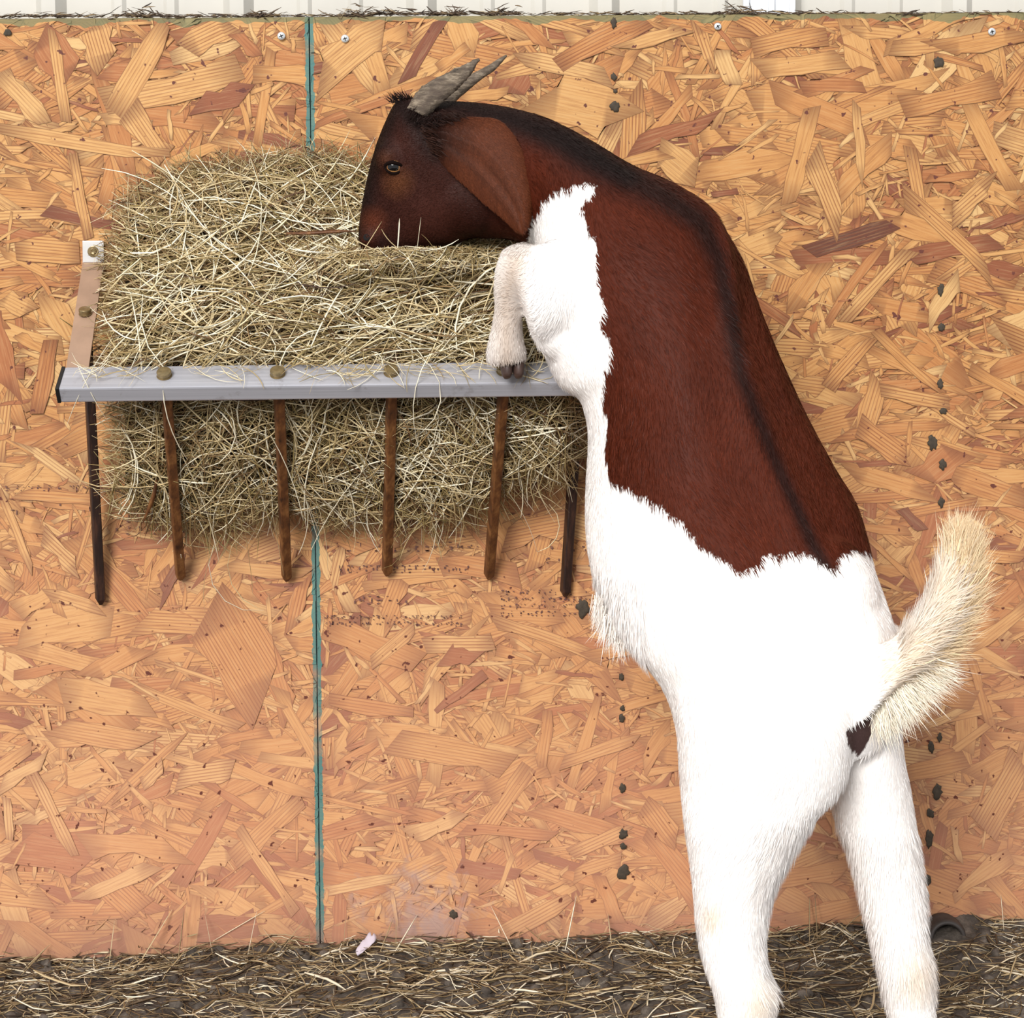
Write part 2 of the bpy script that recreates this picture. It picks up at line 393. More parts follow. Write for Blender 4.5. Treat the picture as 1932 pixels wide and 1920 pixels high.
# faded ink print on the boards (too worn to read)
def stamp(u1, u2, v1, v2, dens, seed, rows=1):
    r = np.random.default_rng(seed); V = []; Q = []
    def quad(u, v, du, dv):
        b = len(V)
        for (x, y) in ((u, v), (u + du, v + r.normal() * .4), (u + du, v + dv), (u, v + dv)):
            p = at(x, y, .0046); V.append(p[:])
        Q.append([b, b + 1, b + 2, b + 3])
    for k in range(rows):
        h = (v2 - v1) / rows * .72; y0 = v1 + (v2 - v1) / rows * k; u = u1
        while u < u2:
            cw = h * r.uniform(.5, .85)
            for s in range(9):           # broken bits of strokes
                if r.random() > dens: continue
                if r.random() < .5: quad(u + r.choice([0, cw * .7]) + r.normal() * .6, y0 + r.random() * h * .6, r.uniform(1.5, 3.2), h * r.uniform(.12, .38))
                else: quad(u + r.random() * cw * .4, y0 + r.choice([0, .45, .85]) * h, cw * r.uniform(.2, .55), r.uniform(1.2, 2.6))
            u += cw + h * (r.uniform(.2, .4) if r.random() < .85 else 1.2)
    return V, Q
def add_stamp(name, specs):
    V = []; Q = []
    for s in specs:
        v, q = stamp(*s); n = len(V); V += v; Q += [[i + n for i in f] for f in q]
    o = link(name, raw_mesh(name, V, quads=Q, smooth=False), M_INK); return o
walls = [o for o in COL.objects if o.name.startswith('wall_back')]
s1 = add_stamp('printed_stamp', [(10, 215, 915, 930, .30, 1), (20, 200, 950, 985, .34, 2), (205, 420, 968, 1015, .22, 3, 2)])
s1.parent = walls[0]; s1['label'] = 'worn dark ink print'
s2 = add_stamp('printed_stamp', [(612, 900, 1022, 1048, .33, 4), (640, 885, 1066, 1086, .40, 5), (660, 770, 1124, 1146, .30, 6), (612, 870, 1160, 1184, .30, 7, 2), (945, 1120, 1112, 1165, .34, 8, 4), (1030, 1110, 1030, 1075, .25, 9, 2)])
s2.parent = walls[1]; s2['label'] = 'worn dark ink print'

# ------------------------------------------------------------------ steel siding above the boards
def build_siding():
    yb = 0.045; z0, z1 = 1.05, 1.75
    prof = []                       # (x, y)
    ribs = [at(u, 12, -yb).x for u in (-1290, -943, -597, -250, 97, 450, 795, 1140, 1483, 1805, 2150, 2497, 2843)]
    xs = [XL]
    pts = [(XL, yb)]
    for i, rx in enumerate(ribs):
        pts += [(rx - .020, yb), (rx - .009, yb - .017), (rx + .009, yb - .017), (rx + .020, yb)]
        if i + 1 < len(ribs):
            g = (ribs[i + 1] - rx)
            for f in (.36, .64):
                pts += [(rx + g * f - .010, yb), (rx + g * f - .005, yb - .004), (rx + g * f + .005, yb - .004), (rx + g * f + .010, yb)]
    pts.append((XR, yb)); pts = sorted(set(pts))
    V = []; Q = []; n = len(pts)
    for dy in (0, .0008):
        for z in (z0, z1):
            V += [[x, y + dy, z] for x, y in pts]
    for i in range(n - 1):
        Q.append([i, i + 1, n + i + 1, n + i]); Q.append([2 * n + i, 3 * n + i, 3 * n + i + 1, 2 * n + i + 1])
        Q.append([i, 2 * n + i, 2 * n + i + 1, i + 1]); Q.append([n + i, n + i + 1, 3 * n + i + 1, 3 * n + i])
    o = link('wall_upper', raw_mesh('wall_upper', V, quads=Q, smooth=False), M_SIDING); o['kind'] = 'structure'
    # bright corner flashing
    a = at(1407, 12, -.02); b = at(1494, 12, -.02)
    bm = bmesh.new()
    box_bm(bm, Vector(((a.x + b.x) / 2, .021, 1.4)), Vector(((b.x - a.x) / 2, 0, 0)), Vector((0, .0012, 0)), Vector((0, 0, .35)), .0004)
    for f in (.0, .55, 1.0):
        box_bm(bm, Vector((a.x + (b.x - a.x) * f, .0175, 1.4)), Vector((.004, 0, 0)), Vector((0, .004, 0)), Vector((0, 0, .35)), .002)
    o = link('trim_1', bm_mesh('trim_1', bm), M_TRIM); o['kind'] = 'structure'
    # girt the boards are screwed to
    bm = bmesh.new()
    box_bm(bm, Vector((0, .0195, ZTOP - .05)), Vector((XR, 0, 0)), Vector((0, .0085, 0)), Vector((0, 0, .044)), .002)
    o = link('trim_2', bm_mesh('trim_2', bm), simple('rough_lumber', srgb(120, 92, 66), .9, var=.3)); o['kind'] = 'structure'
build_siding()

# ------------------------------------------------------------------ ground
GU = np.array([[-700, .0], [0, -.022], [200, -.016], [420, -.004], [600, .004], [1000, .006], [1300, .010], [1500, .018], [1700, .026], [1932, .034], [2600, .04]])
GX = (GU[:, 0] - 966) / 1463
def ground(x, y):
    x = np.asarray(x, float); y = np.asarray(y, float)
    e = np.interp(x, GX, GU[:, 1]); fall = np.exp(-np.abs(y) / .35)
    P = np.stack([x, y], -1)
    return e * fall + .006 * smooth_noise(P, 14, 3) * (0.4 + np.minimum(1, np.abs(y) * 2)) + .0035 * smooth_noise(P, 60, 4) + .0016 * smooth_noise(P, 210, 5)
def grid_ground():
    xs = np.unique(np.concatenate([np.linspace(-1.8, -.75, 40), np.linspace(-.75, .75, 420), np.linspace(.75, 1.8, 40)]))
    ys = np.unique(np.concatenate([np.linspace(.012, -.45, 140), np.linspace(-.45, -2.7, 60)]))
    X, Y = np.meshgrid(xs, ys); Z = ground(X, Y) + rng.normal(size=X.shape) * .0006
    V = np.stack([X, Y, Z], -1).reshape(-1, 3); nx, ny = len(xs), len(ys)
    i = (np.arange(ny - 1)[:, None] * nx + np.arange(nx - 1)[None]).ravel()
    Q = np.stack([i, i + 1, i + nx + 1, i + nx], 1)
    me = raw_mesh('floor', V, quads=Q); o = link('floor', me, M_DIRT); o['kind'] = 'structure'
grid_ground()

# ------------------------------------------------------------------ strands
def tubes(P, rad, flat=.45):
    """P (N,K,3) paths, rad (N,) -> three-sided tapered blades"""
    Nn, K, _ = P.shape
    T = np.gradient(P, axis=1); T /= np.linalg.norm(T, axis=2, keepdims=True) + 1e-9
    ref = rng.normal(size=(Nn, 1, 3)); A = np.cross(T, ref); A /= np.linalg.norm(A, axis=2, keepdims=True) + 1e-9
    B = np.cross(T, A)
    prof = np.ones(K); prof[0] = .55; prof[-1] = .25
    rr = rad[:, None, None] * prof[None, :, None]
    V = np.stack([P + A * rr, P - A * rr * .5 + B * rr * .87 * flat, P - A * rr * .5 - B * rr * .87 * flat], 2)  # N,K,3,3
    b = (np.arange(Nn)[:, None, None] * K + np.arange(K - 1)[None, :, None]) * 3
    s = np.arange(3)[None, None]; s2 = (s + 1) % 3
    Q = np.stack([b + s, b + s2, b + 3 + s2, b + 3 + s], -1).reshape(-1, 4)
    return V.reshape(-1, 3), Q, K * 3
def strand_obj(name, P, rad, tint, m, parent=None):
    V, Q, k = tubes(P, rad)
    me = raw_mesh(name, V, quads=Q)
    t = np.repeat(tint, k); attr(me, 'tint', np.stack([t, t, t, np.ones_like(t)], 1))
    return link(name, me, m, parent)

# ------------------------------------------------------------------ hay rack
RO = .185
RL = at(119, 725.5, RO); RR = at(1147, 713.0, RO)
rod_top = at(632, 722, RO); rod_bot = at(632, 1092, .010)
dn = (rod_bot - rod_top); dn.x = 0; dn.normalize()
nn = -dn; ax = (RR - RL).normalized(); mm = nn.cross(ax).normalized()
if mm.y > 0: mm = -mm                       # outward face of the rail
rack = empty('hay_rack', at(632, 480, .0))
tag(rack, 'wall mounted metal hay rack with aluminium rail and rusty brown bars', 'hay rack')
RW, RH = .021, .0105
bm = bmesh.new()
rc = (RL + RR) / 2; half = (RR - RL).length / 2
box_bm(bm, rc, ax * half, mm * RW, nn * RH, .0022)
rail = link('rail', bm_mesh('rail', bm), M_ALU, rack)
for P, s in ((RL, -1), (RR, 1)):
    bm = bmesh.new(); box_bm(bm, P + ax * s * .002, ax * .0022, mm * (RW + .0006), nn * (RH + .0006), .0008)
    tag(link('end_cap', bm_mesh('end_cap', bm), M_BLACK, rail), 'black end cap')
def bolt(base, axis, parent, r=.0088):
    bm = bmesh.new()
    lathe_bm(bm, base, axis, [(r * 1.02, 0), (r * 1.06, .0010), (r * .92, .0012), (r * .94, .0035), (r, .0040), (r, .0066), (r * .93, .0076), (r * .5, .0081)], 28)
    return link('bolt', bm_mesh('bolt', bm, False), M_BOLT, parent)
def bar(a, b, m, wd=.0062):
    d = (b - a).normalized(); e1 = (Vector((0, -1, 0)) - d * d.dot(Vector((0, -1, 0)))).normalized(); e2 = d.cross(e1)
    bm = bmesh.new(); rings = []
    L = (b - a).length
    for t, s in ((0, 1), (L * .5, 1), (L - .008, 1), (L, .35)):
        c = a + d * t
        ring = []
        for k in range(4):
            for dd in (-.13, .13):
                an = k * math.pi / 2 + dd + .35
                ring.append(bm.verts.new(c + (e1 * math.cos(an) + e2 * math.sin(an)) * wd * 1.18 * s))
        rings.append(ring)
    for p, q in zip(rings, rings[1:]):
        for i in range(8): bm.faces.new((p[i], p[(i + 1) % 8], q[(i + 1) % 8], q[i]))
    bm.faces.new(rings[0][::-1]); bm.faces.new(rings[-1])
    return link('bar', bm_mesh('bar', bm), m, rack)
top_off = nn * RH
for (ub, vb), (u2, v2) in (((312, 711), (341, 1093)), ((525, 706), (541, 1095)), ((739, 705), (730, 1085)), ((951, 700), (922, 1092))):
    t = (ub - 119) / (1147 - 119)
    c = RL.lerp(RR, t)
    bolt(c + top_off + mm * -.001, nn, rack)
    bar(c - nn * (RH * .5), at(u2, v2, .009), M_ROD)
def arm(sgn):
    if sgn < 0: uw, ub, umid, ubot, vt = 176, 145, (153, 600), (190, 1140), 0
    else: uw, ub, umid, ubot, vt = 1085, 1119, (1105, 592), (1066, 1125), -6
    wl = .0135
    a = at(uw, 497 + vt, .004); e = at(ub, 693 + vt * 2, RO - .018)
    e = e - nn * .004
    d = (e - a); side = Vector((1, 0, 0)); nrm = d.cross(side).normalized()
    if nrm.z < 0: nrm = -nrm
    bm = bmesh.new()
    # bent strap: wall tab, bend, sloping arm that ends under the rail
    tab_top = at(uw, 455 + vt, .004)
    th = .0016
    fwd = Vector((0, -1, 0))
    secs = [(tab_top, fwd), (at(uw, 490 + vt, .004), fwd), (a + fwd * .0006, (fwd + nrm).normalized()), (a + d * .03, nrm), (a + d * .5, nrm), (e, nrm)]
    rings = []
    for c, n_ in secs:
        rings.append([bm.verts.new(c + side * s * wl + n_ * th * q) for s, q in ((-1, -1), (1, -1), (1, 1), (-1, 1))])
    for p, q in zip(rings, rings[1:]):
        for i in range(4): bm.faces.new((p[i], p[(i + 1) % 4], q[(i + 1) % 4], q[i]))
    bm.faces.new(rings[0][::-1]); bm.faces.new(rings[-1])
    me = bm_mesh('arm', bm); me.materials.append(M_ARM)
    o = link('arm', me, None, rack)
    # bare bright tab
    bm = bmesh.new(); c = at(uw, 474.5 + vt, .0062)
    box_bm(bm, c, side * wl * 1.01, Vector((0, .0008, 0)), Vector((0, 0, .0138)), .0004)
    tb = link('mounting_tab', bm_mesh('mounting_tab', bm), M_PLATE, o); tb['label'] = 'bright bare metal mounting tab'
    bm = bmesh.new(); lathe_bm(bm, c + fwd * .0008, fwd, [(.0072, 0), (.0072, .0008), (.0062, .0012), (.0048, .0012), (.0046, .0032), (.0030, .0040), (.0012, .0036)], 20)
    link('screw', bm_mesh('screw', bm), M_BOLT, tb)
    mid = at(umid[0], umid[1], 0.0)
    # where the end bar bolts through the arm
    t = .50; pm = a + d * t
    lo = at(ubot[0], ubot[1], .009); ad = (pm - lo).normalized()
    bolt(pm + nrm * th, (ad + nrm * .6).normalized(), o, .0078)
    bar(pm - nrm * .001, lo, M_RODD)
arm(-1); arm(1)

# ------------------------------------------------------------------ hay
VT = np.array([(160, 660), (172, 600), (182, 540), (202, 480), (226, 400), (252, 370), (300, 345), (350, 327), (430, 318), (520, 303), (580, 294), (640, 305), (700, 318), (800, 330), (1000, 380), (1075, 420), (1110, 470)], float)
VB = np.array([(160, 700), (172, 740), (190, 800), (205, 925), (250, 950), (330, 978), (395, 1000), (450, 965), (520, 950), (580, 955), (650, 972), (740, 962), (830, 980), (880, 955), (930, 925), (1000, 900), (1060, 890), (1110, 850)], float)
def surf(u, v):
    u = np.asarray(u, float); v = np.asarray(v, float)
    o = np.interp(v, [290, 310, 380, 425, 450, 475, 520, 600, 660, 695, 752, 850, 950, 1010, 1100], [.018, .03, .070, .090, .088, .125, .148, .165, .170, .168, .150, .112, .066, .035, .015])
    vt = np.interp(u, VT[:, 0], VT[:, 1])
    o = np.minimum(o, .018 + np.maximum(v - vt, 0) * .0016)
    o = o + .055 * np.exp(-((u - 790) / 150) ** 2 - ((v - 490) / 40) ** 2)
    P = np.stack([u, v], -1)
    o = o + .006 * smooth_noise(P, .022, 8) + .0035 * smooth_noise(P, .07, 9)
    edge = np.clip(np.minimum((u - 160) / 60, (1110 - u) / 40), 0, 1)
    return np.maximum(o * (.45 + .55 * edge), .008)
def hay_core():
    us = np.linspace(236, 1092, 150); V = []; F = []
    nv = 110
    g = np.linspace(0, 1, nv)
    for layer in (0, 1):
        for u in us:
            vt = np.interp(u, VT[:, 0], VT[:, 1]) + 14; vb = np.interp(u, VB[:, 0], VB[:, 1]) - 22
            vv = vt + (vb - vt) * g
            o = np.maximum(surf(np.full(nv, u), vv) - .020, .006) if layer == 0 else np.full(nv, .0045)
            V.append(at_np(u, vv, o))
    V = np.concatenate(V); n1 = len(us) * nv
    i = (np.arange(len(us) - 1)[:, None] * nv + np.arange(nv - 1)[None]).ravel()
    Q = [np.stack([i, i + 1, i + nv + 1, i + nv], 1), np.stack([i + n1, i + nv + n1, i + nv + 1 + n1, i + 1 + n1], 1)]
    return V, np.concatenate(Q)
def px_strands(n, sampler, ang_fn, len_rng, curv, depth_fn, K=6, wave=0.0):
    u0, v0 = sampler(n); n = len(u0)
    a = ang_fn(u0, v0); L = rng.uniform(*len_rng, size=n)
    t = np.linspace(-.5, .5, K)
    k = rng.normal(0, curv, size=n)
    an = a[:, None] + k[:, None] * t[None] + wave * rng.normal(size=(n, K)) * .5
    st = L / (K - 1)
    u = np.cumsum(np.cos(an) * st[:, None], 1); v = np.cumsum(np.sin(an) * st[:, None], 1)
    u = u - u.mean(1, keepdims=True) + u0[:, None]; v = v - v.mean(1, keepdims=True) + v0[:, None]
    o = depth_fn(u, v, n, t)
    return at_np(u, v, np.maximum(o, .005))
def LEFT(v): return np.interp(v, [300, 400, 480, 540, 600, 640, 690, 752, 800, 900, 960, 1000], [215, 232, 206, 196, 192, 178, 172, 202, 208, 206, 215, 300])
def samp_region(vlo, vhi, ulo=165, uhi=1105, dm=6):
    def f(n):
        u = rng.uniform(ulo, uhi, n * 3); v = rng.uniform(vlo, vhi, n * 3)
        ok = (v > np.interp(u, VT[:, 0], VT[:, 1]) + dm) & (v < np.interp(u, VB[:, 0], VB[:, 1]) - dm) & (u > LEFT(v) + 34)
        return u[ok][:n], v[ok][:n]
    return f
hay = empty('hay', at(632, 960, .05))
tag(hay, 'heap of dry pale green hay held in the wall rack', 'hay', kind='stuff')
bpy.data.objects.remove(hay)
def dsurf(jit, tilt):
    def f(u, v, n, t): return surf(u, v) + (-.5 * jit + jit * np.clip(rng.normal(0, .55, n), -1, 1))[:, None] + (rng.normal(0, tilt, n)[:, None] * t[None])
    return f
flow = lambda u, v: .30 * smooth_noise(np.stack([u, v], -1), .012, 21)
S = []; Rr = []; Tt = []
def add(P, r0, r1, tl=0., th=1., mean=None):
    n = len(P); S.append(P); Rr.append(rng.uniform(r0, r1, n)); Tt.append(np.clip(rng.normal(mean, .24, n) if mean is not None else rng.uniform(tl, th, n), 0, 1))
# upper flakes, laid mostly level
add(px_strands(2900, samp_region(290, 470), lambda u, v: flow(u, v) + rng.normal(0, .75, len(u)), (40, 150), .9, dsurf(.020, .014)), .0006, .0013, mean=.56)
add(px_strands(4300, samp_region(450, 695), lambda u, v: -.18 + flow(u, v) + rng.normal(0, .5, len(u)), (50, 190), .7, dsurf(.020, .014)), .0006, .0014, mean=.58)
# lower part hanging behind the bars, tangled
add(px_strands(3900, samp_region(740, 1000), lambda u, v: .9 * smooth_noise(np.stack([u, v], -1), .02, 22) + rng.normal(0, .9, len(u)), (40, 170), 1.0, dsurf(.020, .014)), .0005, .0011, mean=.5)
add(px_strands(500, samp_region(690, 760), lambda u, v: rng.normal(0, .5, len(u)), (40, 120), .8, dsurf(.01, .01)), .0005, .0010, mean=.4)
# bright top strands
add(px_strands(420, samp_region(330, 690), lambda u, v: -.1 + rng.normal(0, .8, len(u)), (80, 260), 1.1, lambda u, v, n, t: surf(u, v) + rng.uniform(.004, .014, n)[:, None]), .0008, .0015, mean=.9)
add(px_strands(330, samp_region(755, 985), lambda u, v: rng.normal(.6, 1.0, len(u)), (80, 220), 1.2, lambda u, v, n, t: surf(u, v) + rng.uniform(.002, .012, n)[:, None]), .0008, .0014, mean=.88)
# wispy outline all round
def edge_top(n):
    u = rng.uniform(190, 720, n); return u, np.interp(u, VT[:, 0], VT[:, 1]) + rng.normal(4, 10, n)
def edge_bot(n):
    u = rng.uniform(200, 1085, n); return u, np.interp(u, VB[:, 0], VB[:, 1]) + rng.normal(-6, 16, n)
def edge_left(n):
    v = rng.uniform(380, 930, n); return LEFT(v) + rng.normal(24, 12, n), v
add(px_strands(420, edge_top, lambda u, v: rng.normal(-.3, 1.0, len(u)), (40, 120), 1.2, lambda u, v, n, t: surf(u, np.maximum(v, 300)) * .8 + rng.uniform(.0, .012, n)[:, None]), .0004, .0009, mean=.5)
add(px_strands(620, edge_bot, lambda u, v: rng.normal(1.1, .8, len(u)), (50, 150), 1.2, lambda u, v, n, t: np.maximum(surf(u, v), .02) + rng.uniform(-.01, .012, n)[:, None]), .0004, .0010, mean=.6)
add(px_strands(230, edge_left, lambda u, v: rng.normal(0, .6, len(u)), (40, 100), 1.0, lambda u, v, n, t: surf(np.maximum(u, 190), v) * .9 + rng.uniform(-.006, .01, n)[:, None]), .0004, .0009, mean=.62)
# strays lying over the rail and hanging down
def rail_s(n):
    u = rng.uniform(150, 1030, n * 2); ok = (np.abs(u - 312) > 45) & (np.abs(u - 525) > 40) & (np.abs(u - 951) > 30); u = u[ok][:n]
    return u, rng.uniform(680, 710, len(u))
add(px_strands(105, rail_s, lambda u, v: rng.normal(.2, .8, len(u)), (40, 110), 1.3, lambda u, v, n, t: np.interp(v, [660, 700, 735, 760], [.185, .195, .215, .21]) + rng.uniform(0, .004, n)[:, None]), .0004, .0009, mean=.8)
def hang_s(n): return np.array([165, 175, 325, 395, 430, 452, 470, 520, 575, 700, 745, 790, 545, 812, 840, 990, 1040, 610])[:n], np.array([720, 745, 800, 1080, 1105, 1080, 1060, 1000, 1000, 1000, 1040, 750, 900, 740, 1010, 985, 1000, 1010])[:n]
add(px_strands(18, hang_s, lambda u, v: rng.normal(1.5, .22, len(u)), (90, 200), 1.2, lambda u, v, n, t: np.maximum(np.interp(v, [640, 700, 760, 900, 1100, 1250], [.19, .215, .20, .12, .03, .01]), .01) + 0 * u), .0006, .0009, mean=.9)
# forkfuls around the muzzle
def muz_s(n): return rng.uniform(640, 900, n), rng.uniform(462, 500, n)
add(px_strands(330, muz_s, lambda u, v: rng.normal(-.2, .7, len(u)), (40, 120), 1.1, lambda u, v, n, t: surf(u, v) + rng.uniform(.0, .022, n)[:, None]), .0005, .0011, mean=.6)
def muz_t(n): return np.array([700, 735, 752, 790, 812, 690, 770, 830])[:n], np.array([450, 452, 440, 445, 462, 462, 470, 465])[:n]
add(px_strands(8, muz_t, lambda u, v: np.array([-1.0, .9, -1.5, -1.45, .9, .5, .1, -.2])[:len(u)], (50, 80), .5, lambda u, v, n, t: .205 + 0 * u), .0008, .0011, mean=.85)
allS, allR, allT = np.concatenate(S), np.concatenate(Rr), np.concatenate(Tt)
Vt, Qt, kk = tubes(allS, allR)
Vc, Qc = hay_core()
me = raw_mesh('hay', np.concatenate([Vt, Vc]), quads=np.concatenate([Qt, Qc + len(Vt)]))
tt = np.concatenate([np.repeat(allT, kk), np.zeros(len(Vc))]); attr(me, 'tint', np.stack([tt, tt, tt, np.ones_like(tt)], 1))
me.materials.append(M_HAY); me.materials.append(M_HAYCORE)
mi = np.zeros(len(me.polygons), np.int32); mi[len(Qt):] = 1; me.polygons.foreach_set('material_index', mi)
hay = link('hay', me)
tag(hay, 'heap of dry pale green hay held in the wall rack', 'hay', kind='stuff')
# dark twigs caught in the hay
def twig(pts, r, label):
    P = np.array([at(*p)[:] for p in pts])[None]
    V, Q, k = tubes(P, np.array([r]), 1.0)
    tag(link('twig', raw_mesh('twig', V, quads=Q), M_ROD), label, 'twig')
twig([(540, 440, .108), (585, 440, .112), (630, 437, .114), (672, 436, .112)], .0030, 'thin reddish brown twig lying in the hay left of the goat muzzle')
twig([(296, 905, .098), (292, 930, .088), (284, 952, .078), (270, 985, .06)], .0032, 'short brown twig hanging out of the hay beside the second bar')

# ------------------------------------------------------------------ straw litter on the ground, debris on top of the boards
PIPE = at(1789, 1773, .052)
def litter():
    n = 5200
    x = rng.uniform(-.80, .80, n); y = -.004 - rng.beta(1.0, 1.6, n) * .42
    n2 = 2400
    x = np.concatenate([x, rng.uniform(-1.6, 1.6, n2)]); y = np.concatenate([y, -.02 - rng.random(n2) ** 1.5 * 1.8]); n += n2
    a = rng.normal(0, .9, n); L = rng.uniform(.012, .085, n); K = 5
    t = np.linspace(-.5, .5, K); an = a[:, None] + rng.normal(0, .6, n)[:, None] * t
    X = np.cumsum(np.cos(an) * (L / (K - 1))[:, None], 1); Y = np.cumsum(np.sin(an) * (L / (K - 1))[:, None] * .8, 1)
    X += (x - X.mean(1))[:, None]; Y += (y - Y.mean(1))[:, None]; Y = np.minimum(Y, -.005)
    lift = rng.exponential(.003, n)[:, None] + rng.normal(0, .10, n)[:, None] * t * L[:, None]
    Z = ground(X, Y) + .0012 + np.maximum(lift, -.0005)
    P = np.stack([X, Y, Z], -1)
    r_ = rng.uniform(.0005, .0013, n) * np.where(rng.random(n) < .18, 1.6, 1); tn = np.clip(rng.normal(.56, .30, n), 0, 1)
    # straws leaning up against the board
    m_ = 30; xs = np.concatenate([rng.uniform(-.45, -.1, 7), rng.uniform(-.7, .7, m_ - 7)]); h = rng.uniform(.015, .06, m_); dx = rng.normal(0, .03, m_)
    s = np.linspace(0, 1, K)
    Q_ = np.stack([xs[:, None] + dx[:, None] * s, (-.028 - .03 * rng.random(len(xs)))[:, None] * (1 - s) - .007 * s, ground(xs, xs * 0 - .02)[:, None] + h[:, None] * s - .012 * 0], -1)
    P = np.concatenate([P, Q_]); r_ = np.concatenate([r_, rng.uniform(.0006, .0012, m_)]); tn = np.concatenate([tn, rng.uniform(.6, 1, m_)])
    # long straw sticking up by the board
    ex = np.array([np.linspace(at(243, 1850, .04), at(325, 1715, .006), K), np.linspace(at(402, 1775, .006), at(500, 1718, .006), K)])
    P = np.concatenate([P, ex]); r_ = np.concatenate([r_, [.0016, .0012]]); tn = np.concatenate([tn, [.8, .9]])
    keep = ~((np.abs(P[..., 0] - PIPE.x) < .034) & (P[..., 1] > PIPE.y - .012)).any(1)
    P, r_, tn = P[keep], r_[keep], tn[keep]
    o = strand_obj('straw_litter', P, r_, tn, M_LIT)
    tag(o, 'loose old straw scattered over the dirt along the foot of the wall', 'straw', kind='stuff')
litter()
def clods():
    n = 420; V = []; Q = []; T = []
    ph = [(i, j) for i in range(5) for j in range(8)]
    for k in range(n):
        x = rng.uniform(-.8, .8); y = -.01 - rng.random() ** 1.5 * .35; r0 = rng.uniform(.003, .011); z = float(ground(x, y)) + r0 * .1
        if abs(x - PIPE.x) < .046 and y > PIPE.y - .03: continue
        j = rng.uniform(.7, 1.25, (5, 8)); b = len(V)
        for i in range(5):
            for q in range(8):
                th = math.pi * i / 4; f = 2 * math.pi * q / 8; rr = r0 * (j[i, q] if 0 < i < 4 else 1)
                V.append([x + rr * math.sin(th) * math.cos(f), min(y + rr * math.sin(th) * math.sin(f), -.003), z + rr * .75 * math.cos(th)])
        for i in range(4):
            for q in range(8): Q.append([b + i * 8 + q, b + i * 8 + (q + 1) % 8, b + (i + 1) * 8 + (q + 1) % 8, b + (i + 1) * 8 + q])
    o = link('dirt_clods', raw_mesh('dirt_clods', V, quads=Q), M_DIRT)
    tag(o, 'crumbled dark dirt clods scattered along the foot of the wall', 'dirt', kind='stuff')
clods()
def ledge():
    n = 1000; K = 4
    u = rng.uniform(-60, 1990, n)
    hump = np.array([265, 495, 665, 730, 850, 950, 1395]); pick = rng.random(n) < .32
    u[pick] = rng.choice(hump, pick.sum()) + rng.normal(0, 16, pick.sum())
    up = np.where(pick, rng.exponential(4, n), rng.exponential(1.4, n))
    v = 27 + (u < 700) * 4 - up
    a = rng.normal(0, .2, n) + pick * rng.normal(0, .35, n); L = rng.uniform(8, 40, n)
    t = np.linspace(-.5, .5, K)
    U = u[:, None] + np.cos(a)[:, None] * L[:, None] * t; Vv = v[:, None] + np.sin(a)[:, None] * L[:, None] * t + rng.normal(0, .8, (n, K))
    o = rng.uniform(-.010, .003, n)
    P = at_np(U, Vv, o[:, None]); P[..., 2] = np.maximum(P[..., 2], ZTOP + .0005 - (o[:, None] > 0) * .004)
    P = np.where(np.isfinite(P), P, 0)
    ob = strand_obj('chaff', P, rng.uniform(.0005, .0013, n), np.clip(rng.normal(.28, .2, n), 0, 1), M_LIT)
    tag(ob, 'dark chaff and dust lying along the top edge of the boards', 'chaff', kind='stuff')
ledge()

# ------------------------------------------------------------------ screws, nails, holes
ORD = ['first', 'second', 'third', 'fourth', 'fifth', 'sixth', 'seventh', 'eighth', 'ninth', 'tenth', 'eleventh', 'twelfth', 'thirteenth', 'fourteenth', 'fifteenth', 'sixteenth']
FWD = Vector((0, -1, 0))
def screw(u, v, label, r=.0052):
    P = at(u, v, .0040); e = empty('screw', P); tag(e, label, 'screw', 'silver screws along the top of the boards')
    bm = bmesh.new(); lathe_bm(bm, P, FWD, [(r * .9, 0), (r, .0006), (r, .0013), (r * .8, .0022), (r * .3, .0026)], 22)
    link('screw_head', bm_mesh('screw_head', bm, True), M_SCREW, e)
    bm = bmesh.new(); an = random.uniform(.2, .8)
    for a in (an, an + math.pi / 2):
        d = Vector((math.cos(a), 0, math.sin(a))); box_bm(bm, P + FWD * .0025, d * r * .52, Vector((0, .0004, 0)), d.cross(FWD) * r * .13)
    tag(link('cross_slot', bm_mesh('cross_slot', bm), M_RECESS, e), 'dark cross slot')
screw(531, 68, 'silver cross-head screw just left of the green board seam')
screw(651, 73, 'silver cross-head screw just right of the green board seam')
screw(1354, 50, 'small silver screw in the board above the goat back', .0048)
screw(1871, 60, 'small silver screw near the top right corner', .0050)
def nail(u, v, rx, rz, label, group):
    P = at(u, v, .0042); bm = bmesh.new(); n = 18
    w_ = [random.uniform(.72, 1.22) for _ in range(n)]
    rings = []
    for s, h in ((1.0, 0), (.95, .0006), (.55, .0009)):
        rings.append([bm.verts.new(P + Vector((rx / 1463 * s * w_[i] * math.cos(2 * math.pi * i / n), -h, rz / 1463 * s * w_[i] * math.sin(2 * math.pi * i / n)))) for i in range(n)])
    for p, q in zip(rings, rings[1:]):
        for i in range(n): bm.faces.new((p[i], p[(i + 1) % n], q[(i + 1) % n], q[i]))
    bm.faces.new(rings[0][::-1]); bm.faces.new(rings[-1])
    tag(link('nail', bm_mesh('nail', bm, True), M_NAIL), label, 'nail', group)
for k, (u, v, a, b) in enumerate([(1158, 42, 6, 11), (1158, 145, 6, 8), (1161, 172, 4, 4), (1160, 201, 9, 10)]):
    nail(u, v, a, b, 'dark nail head %s from the top in the column above the goat neck' % ORD[k], 'nails in the column behind the goat')
